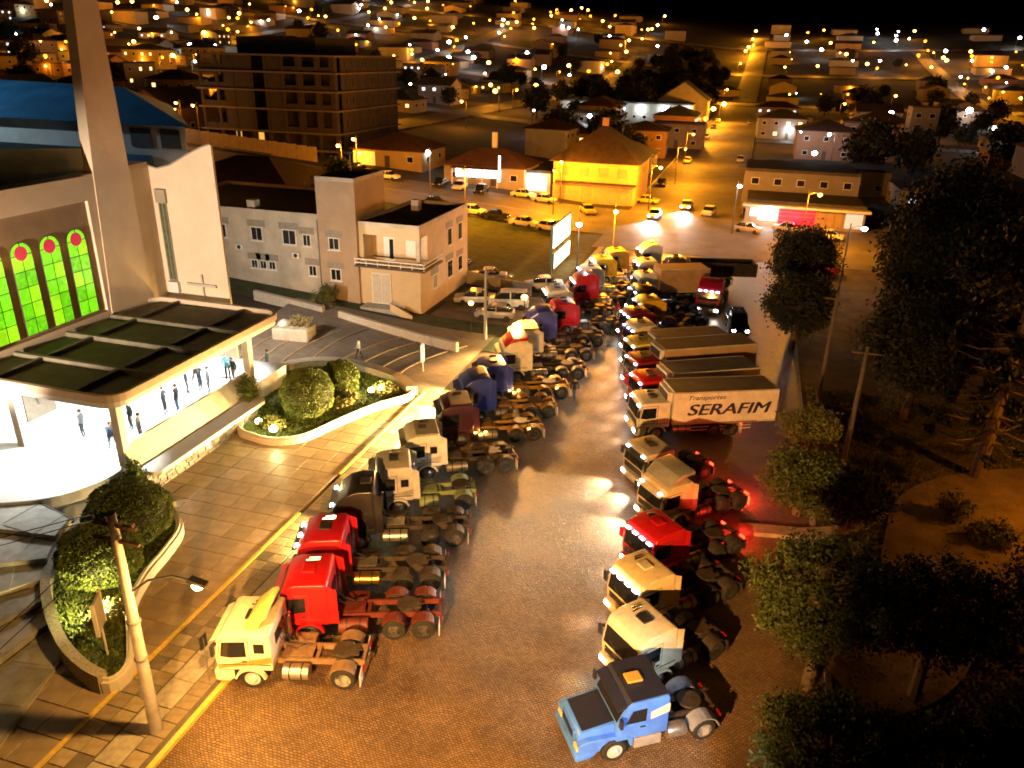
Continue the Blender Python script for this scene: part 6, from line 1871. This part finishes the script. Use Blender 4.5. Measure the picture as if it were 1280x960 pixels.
for i in range(6):
    z0, z1 = levels[i], levels[i + 1] - 0.32
    if i == 0:
        z0 = -3
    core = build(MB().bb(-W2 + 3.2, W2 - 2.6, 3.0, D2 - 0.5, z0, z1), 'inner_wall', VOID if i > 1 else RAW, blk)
    for k in range(9):
        xx = -W2 + 0.3 + k * (2 * W2 - 0.6) / 8
        build(MB().bb(xx - 0.25, xx + 0.25, 0.0, 0.5, z0, z1), 'column', RAW, blk)
    for k in range(7):
        yy = 0.6 + k * (D2 - 1.0) / 6
        build(MB().bb(W2 - 0.5, W2 - 0.02, yy, yy + 0.4, z0, z1), 'column', RAW, blk)
    if i >= 2:
        # front: solid infill bays with openings between
        for (a, b) in ((-W2 + 5.6, -W2 + 12.0), (-W2 + 14.8, -W2 + 18.3), (W2 - 8.4, W2 - 7.0), (W2 - 4.4, W2 - 3.2), (W2 - 1.2, W2 - 0.25)):
            build(MB().bb(a, b, 0.12, 0.4, z0, z1), 'infill_wall', RAW, blk)
        build(MB().bb(-W2, -W2 + 5.6, 0.10, 0.3, z0, z0 + 1.0), 'balcony_wall', RAW, blk)
        build(MB().bb(-W2 + 18.3, W2, 0.10, 0.3, z0, z0 + 0.9), 'balcony_wall', RAW, blk)
        # side facade with window bands
        sidew = build(MB().bb(W2 - 0.3, W2 - 0.1, 2.6, D2 - 0.2, z0, z1), 'side_wall', RAW, blk)
        for k in range(8):
            yy = 4.0 + k * 2.9
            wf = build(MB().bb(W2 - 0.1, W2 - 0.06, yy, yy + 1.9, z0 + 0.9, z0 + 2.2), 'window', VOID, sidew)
            build(MB().bb(W2 - 0.06, W2 - 0.02, yy + 0.9, yy + 1.0, z0 + 0.9, z0 + 2.2), 'mullion', SLAB, wf)
    else:
        sidew = build(MB().bb(W2 - 0.3, W2 - 0.1, 2.6, D2 - 0.2, z0, z1), 'side_wall', RAW, blk)
        for k in range(4):
            yy = 4.0 + k * 5.2
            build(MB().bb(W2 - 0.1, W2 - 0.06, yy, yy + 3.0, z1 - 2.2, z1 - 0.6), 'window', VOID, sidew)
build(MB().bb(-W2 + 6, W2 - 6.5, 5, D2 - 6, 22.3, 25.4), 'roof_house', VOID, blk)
# the lit rooms on the low floors
for (a, b, i) in ((-W2 + 5.2, -W2 + 6.4, 1), (-W2 + 10.4, -W2 + 11.6, 1), (-W2 + 5.6, -W2 + 6.6, 0), (-W2 + 9.5, -W2 + 11.6, 0), (-W2 + 13.2, -W2 + 14.0, 0)):
    build(MB().bb(a, b, 2.9, 2.99, levels[i] + 0.6, levels[i + 1] - 0.8), 'lit_opening', mat('lit_room', (1, 0.6, 0.2), 0.5, 0, 0, emit=(1.0, 0.55, 0.08), estr=0.9), blk)
# hoarding round the site
fen = thing('site_fence', 'long lamplit panel fence along the foot of the unfinished block', 'fence', (-98, 133.4, 0))
fp = mat('fence_panel', (0.50, 0.36, 0.18), 0.7, 0, 0.2, 1)
for k in range(22):
    x = -26 + k * 2.1
    zz = hz(-98 + x, 133.4)
    build(MB().bb(x, x + 2.04, -0.04 + 0.02 * (k % 2), 0.04 + 0.02 * (k % 2), zz - 0.4, zz + 2.5), 'panel', fp, fen)

# ------------------------------------------------------------------ houses that can be told apart
def shed_light(x, y, z, p, col=SODIUM, parent=None):
    return light('POINT', (x, y, z), p, col, 0.25, parent)


def wall_or_fill_lamp(parent, loc, power, cold=False, r=0.25, off=(0, -0.5, -0.2)):
    build(MB().bb(-0.1, 0.1, 0.1, 0.4, -0.08, 0.08), 'lamp_bracket', BLACK, parent, loc)
    link('lamp', globe(r), BULB_W if cold else BULB_O, parent, loc)
    light('POINT', (loc[0] + off[0], loc[1] + off[1], loc[2] + off[2]), power, COLD if cold else SODIUM, 0.2, parent)


h = house('red brick house with two gables left of the unfinished block', -124, 152, 15, 13, 5.5, 'gable', 3.6, ROOFT[2], WALLS[3], R(90), z=6.0, storeys=1, group=None)
wall_or_fill_lamp(h, (-6.9, 0, 3.5), 350)
house('second brick gable joined in front of the two-gabled red house', -134, 148, 10, 9, 4.5, 'gable', 2.8, ROOFT[2], WALLS[3], R(90), z=6.5, group=None)
house('dark roofed house below the site fence behind the church', -66, 96, 20, 15, 3.4, 'hip', 3.2, ROOFT[2], WALLS[4], 0, group=None)
h = house('yellow-lit bungalow with red hip roof right of the unfinished block', -66, 144.5, 14, 12, 3.2, 'hip', 2.6, ROOFT[0], WALLS[5], 0, lit=0, group=None)
build(MB().bb(-6.9, -2.5, -6.3, -6.0, 0.2, 2.7), 'lit_porch', mat('porch_yellow', (0.8, 0.75, 0.2), 0.6, 0, 0, emit=(0.95, 0.85, 0.15), estr=0.5), h)
wall_or_fill_lamp(h, (-5.2, -7.0, 2.4), 500, off=(0, -0.6, 0))
wall_or_fill_lamp(h, (7.3, -3.0, 2.6), 120, True)
h = house('long brown-roofed shop house with dazzling white shop front', -45.5, 139.5, 15, 10, 3.4, 'hip', 2.6, ROOFT[0], WALLS[0], 0, group=None)
SHOPLIT = mat('shop_lit', (1, 0.95, 0.85), 0.5, 0, 0, emit=(1.0, 0.96, 0.86), estr=5, sample=True)
build(MB().bb(-5.2, 3.2, -5.2, -5.02, 1.4, 3.0), 'lit_front', SHOPLIT, h)
build(MB().bb(-5.4, 3.4, -7.4, -5.03, 3.05, 3.25), 'awning', ROOFT[0], h)
for k in range(4):
    build(MB().bb(-5.2 + k * 2.8, -5.05 + k * 2.8, -7.3, -7.1, 0, 3.05), 'awning_post', WFR, h)
build(MB().bb(-0.4, 0.4, 1.0, 1.8, 4.6, 8.6), 'chimney', WWALL, h)
build(MB().bb(3.6, 3.9, -7.6, -7.4, 1.2, 5.6), 'pillar_sign', SHOPLIT, h)
h = house('carport annex with white lit interior beside the bright shop', -36.4, 140.5, 5.6, 9, 3.2, 'flat', 0, ROOFT[4], WWALL, 0, wins=False, group=None)
build(MB().bb(-2.2, 2.2, -4.62, -4.5, 0.2, 2.6), 'lit_bay', mat('bay_lit', (0.9, 0.95, 0.9), 0.5, 0, 0, emit=(0.85, 0.95, 0.9), estr=0.8), h)
wall_or_fill_lamp(h, (0, -5.2, 2.9), 250, True, 0.2)
h = house('big ochre corner house with steep hip roof and boarded ground floor', -25.4, 141.5, 14.2, 16, 6.8, 'hip', 5.6, ROOFT[2], mat('ochre_wall', (0.58, 0.40, 0.16), 0.85, 0, 0.15, 0.6), 0, storeys=2, group=None, wins=False)
build(MB().bb(-7.3, 7.3, -9.0, -8.01, 3.3, 3.5), 'canopy', ROOFT[2], h)
for k in range(6):
    build(MB().bb(-6.8 + k * 2.3, -4.8 + k * 2.3, -8.06, -8.0, 0.1, 2.9), 'shutter', mat('roller_shutter', (0.42, 0.30, 0.15), 0.7, 0, 0.2, 2), h)
for k in range(4):
    f_ = build(MB().bb(-5.9 + k * 3.3, -4.3 + k * 3.3, -8.06, -8.0, 4.4, 5.9), 'window', WALLS[5], h)
    build(MB().bb(-5.8 + k * 3.3, -4.4 + k * 3.3, -8.09, -8.06, 4.5, 5.8), 'shutter', MATS['roller_shutter'], f_)
for k in range(4):
    f_ = build(MB().bb(7.1, 7.16, -6.5 + k * 3.6, -5.0 + k * 3.6, 4.4, 5.9), 'window', WALLS[5], h)
    build(MB().bb(7.16, 7.19, -6.4 + k * 3.6, -5.1 + k * 3.6, 4.5, 5.8), 'shutter', MATS['roller_shutter'], f_)
build(MB().bb(-0.5, 0.5, -0.5, 0.5, 11.6, 13.4), 'chimney', WALLS[3], h)

# shop on the right of the junction
h = house('low right hand corner shop with glowing white and red front', 8.4, 131.0, 17, 12, 3.3, 'flat', 0, ROOFT[3], WALLS[0], 0, wins=False, group=None)
build(MB().bb(-9.0, 9.0, -7.6, -6.01, 3.0, 3.32), 'canopy', WFR, h)
build(MB().bb(-6.6, -3.8, -6.12, -6.0, 0.9, 2.9), 'lit_window', SHOPLIT, h)
build(MB().bb(-7.8, -6.9, -6.12, -6.0, 1.4, 2.6), 'lit_window', LITC, h)
REDL = mat('red_sign', (0.6, 0.02, 0.05), 0.5, 0, 0, emit=(0.9, 0.02, 0.06), estr=0.9, sample=True)
for k in range(4):
    build(MB().bb(-3.6, 1.6, -6.12, -6.0, 0.5 + k * 0.62, 1.02 + k * 0.62), 'red_panel', REDL, h)
for k in range(3):
    build(MB().bb(2.0 + k * 1.2, 3.0 + k * 1.2, -6.10, -6.0, 0.3, 2.7), 'door_panel', WALLS[5], h)
build(MB().bb(5.8, 8.2, -6.12, -6.0, 0.5, 2.7), 'shop_window', mat('pale_lit', (0.7, 0.75, 0.75), 0.4, 0, 0, emit=(0.6, 0.75, 0.8), estr=0.4), h)
light('POINT', (-5.2, -8.0, 2.2), 500, (1.0, 0.95, 0.9), 0.4, h)
light('POINT', (-1.2, -7.6, 1.6), 500, (1.0, 0.04, 0.08), 0.4, h)
house('dark two-storey block behind the right hand shop', 8.0, 147, 18, 16, 6.2, 'flat', 0, ROOFT[3], WALLS[4], 0, storeys=2, group=None)
house('pale flat house behind the dark block right of the avenue', 14, 168, 22, 12, 4.4, 'flat', 0, ROOFT[4], WALLS[0], 0, group=None)
house('red brown house by the white lamp right of the avenue', 17, 226, 14, 13, 7.0, 'hip', 2.4, ROOFT[0], WALLS[3], 0, storeys=2, group=None)
tw = house('slim pale tower house on the right slope', 38, 220, 6, 7, 13.5, 'flat', 0, ROOFT[3], WALLS[2], 0, storeys=4, group=None)
house('brick block left of the slim tower house', 27.5, 228, 13, 11, 9.0, 'flat', 0, ROOFT[2], WALLS[3], 0, storeys=3, group=None)
h = house('orange-lit shed standing in the park at the right edge', 33, 104, 12, 9, 5.0, 'flat', 0, ROOFT[2], WALLS[2], R(-12), wins=False, group=None)
wall_or_fill_lamp(h, (1.5, -5.4, 4.2), 500)
# long white depot with floodlit front left of the avenue
h = house('long white depot with row of dazzling floodlights left of the avenue', -47, 305, 48, 14, 6.0, 'flat', 0, ROOFT[4], WALLS[1], 0, group=None)
for k in range(6):
    wall_or_fill_lamp(h, (-19 + k * 8.3, -7.6, 4.2), 700, True, 0.7, (0, -1.2, 0))
h = house('steep gabled hall at the avenue end of the floodlit depot', -28, 322, 15, 18, 8.5, 'gable', 6.5, ROOFT[3], WALLS[4], R(90), group=None)

# ------------------------------------------------------------------ the rest of the town
rng = random.Random(11)
rows = []
yb = [158, 184, 210, 236, 276, 304, 334, 366, 400, 432, 474, 508, 544, 580, 622, 662, 702, 748, 792, 840]
placed = [(-124, 152, 14), (-134, 148, 10), (-92, 154, 26), (-66, 144, 13), (-45, 140, 13), (-36, 140, 8), (-25, 141, 15), (8, 131, 14), (8, 147, 14), (14, 168, 14), (17, 226, 12), (38, 220, 8), (27, 228, 10), (-35, 305, 14), (-47, 305, 14), (-60, 305, 14), (-28, 322, 14)]
cands = []
for ri, y0 in enumerate(yb):
    sp = 17 + y0 * 0.045
    xl, xr = -y0 * 1.14 - 12, y0 * 0.30 + 10
    x = -24.0
    side = []
    k = 0
    while x > xl:
        side.append(x)
        x -= sp
    cands.append((ri, y0, 'left', side))
    x = 10.0
    side = []
    while x < xr:
        side.append(x)
        x += sp
    cands.append((ri, y0, 'right', side))
streets_x = (-92, -200, -330, 112)
sizes = ('small', 'low', 'wide', 'tall')
for ri, y0, sd, side in cands:
    kk = 0
    for x0 in side:
        x = x0 + rng.uniform(-4, 4)
        y = y0 + rng.uniform(-4, 4)
        r_ = rng.random()
        if any(abs(x - sx) < 12 for sx in streets_x):
            continue
        if any(math.hypot(x - a, y - b) < c + 7 for a, b, c in placed):
            continue
        # dark wooded slope left of the avenue, and gaps
        if -95 < x < -20 and y > 330 and r_ < 0.85:
            continue
        if x > 0 and r_ < 0.25:
            continue
        w = rng.uniform(10, 15) * (1 + y0 / 1500)
        d = rng.uniform(8, 11) * (1 + y0 / 1500)
        st_ = 1 if rng.random() < 0.7 else 2
        hh = 3.0 * st_ + 0.3
        rt_ = rng.choice(('hip', 'hip', 'gable', 'flat'))
        ri_, wi_ = rng.randrange(5), rng.choice((0, 0, 1, 2, 2, 3, 4, 5))
        lab = '%s %s house, %s %s roof, %s %s of avenue, %s row' % ('two-storey' if st_ == 2 else 'one-storey', WALLN[wi_], ROOFN[ri_], rt_, ordinal(kk), sd, ordinal(ri))
        kk += 1
        house(lab, x, y, w, d, hh, rt_, rng.uniform(1.8, 2.8), ROOFT[ri_], WALLS[wi_], R(rng.choice((0, 0, 90, 0)) + rng.uniform(-4, 4)), lit=1 if rng.random() < 0.45 else 0, wins=y0 < 470, storeys=st_, cold=rng.random() < 0.3, rng=rng, base=4)
        if rng.random() < 0.28 and y0 > 200:
            _t = LAST[0]
            wall_or_fill_lamp(_t, (rng.uniform(-3, 3), -d / 2 - 0.5, 2.6), 900, rng.random() < 0.25, 0.35, (0, -0.8, 0))
        placed.append((x, y, 6))

# trees of the town, dark against the lamps
tm = [leaf_mesh('crown', 70 + k, 70, 22, (3.2, 3.2, 2.8), 0.6, 0.42) for k in range(4)]
kk = {}
for i in range(330):
    y = rng.uniform(140, 760)
    x = rng.uniform(-y * 1.1, y * 0.30)
    if i % 3 == 0:
        x, y = rng.uniform(-88, -24), rng.uniform(330, 640)
    if -22 < x < 4 or any(abs(x - sx) < 8 for sx in streets_x) or any(abs(y - sy) < 11 for sy in (250, 455, 600, 725)) or y < 150:
        continue
    if any(math.hypot(x - a, y - b) < c + 2 for a, b, c in placed):
        continue
    if any(math.hypot(x - a, y - b) < 9 or (0.93 < y / b < 1 and abs(x / y - a / b) < 0.012) for (a, b), s in lam):
        continue
    z_ = 'wooded slope left of the avenue' if -95 < x < -20 and y > 320 else ('left hillside' if x < 0 else 'right hillside')
    band = 'near' if y < 300 else 'middle' if y < 500 else 'upper'
    s_ = rng.uniform(0.8, 1.5)
    t = thing('town_tree', '', 'tree', (x, y, hz(x, y)), rng.random() * 6, 'dark trees of the town')
    kk.setdefault((z_, band), []).append(t)
    t.scale = (s_, s_, s_)
    link('trunk', cm('ttrunk', lambda: MB().tube([(0, 0, -0.8), (0, 0, 2.2), (0.2, 0, 4.4)], [0.28, 0.2, 0.08], 6).mesh('trunk')), BARK, t)
    link('crown', rng.choice(tm), LEAF_C, t, (0, 0, 4.6))
for (z_, band), ts in kk.items():
    ts.sort(key=lambda o: o.location.x / o.location.y)
    for k, t in enumerate(ts):
        t['label'] = 'dark tree, %s %s, %s from the left' % (band, z_, ordinal(k))
for i, (x, y) in enumerate(((-57.0, 104.5), (-47, 88), (-50.5, 87.0))):
    t = thing('town_tree', ('small tree at the kerb of the cross street above the convent', 'bushy tree behind the convent tower', 'pointed tree left of the bushy one behind the convent')[i], 'tree', (x, y, hz(x, y)), 0, 'trees near the convent')
    t.scale = (0.75, 0.75, 0.85)
    link('trunk', MC['ttrunk'], BARK, t)
    link('crown', tm[i], LEAF_B, t, (0, 0, 4.2))
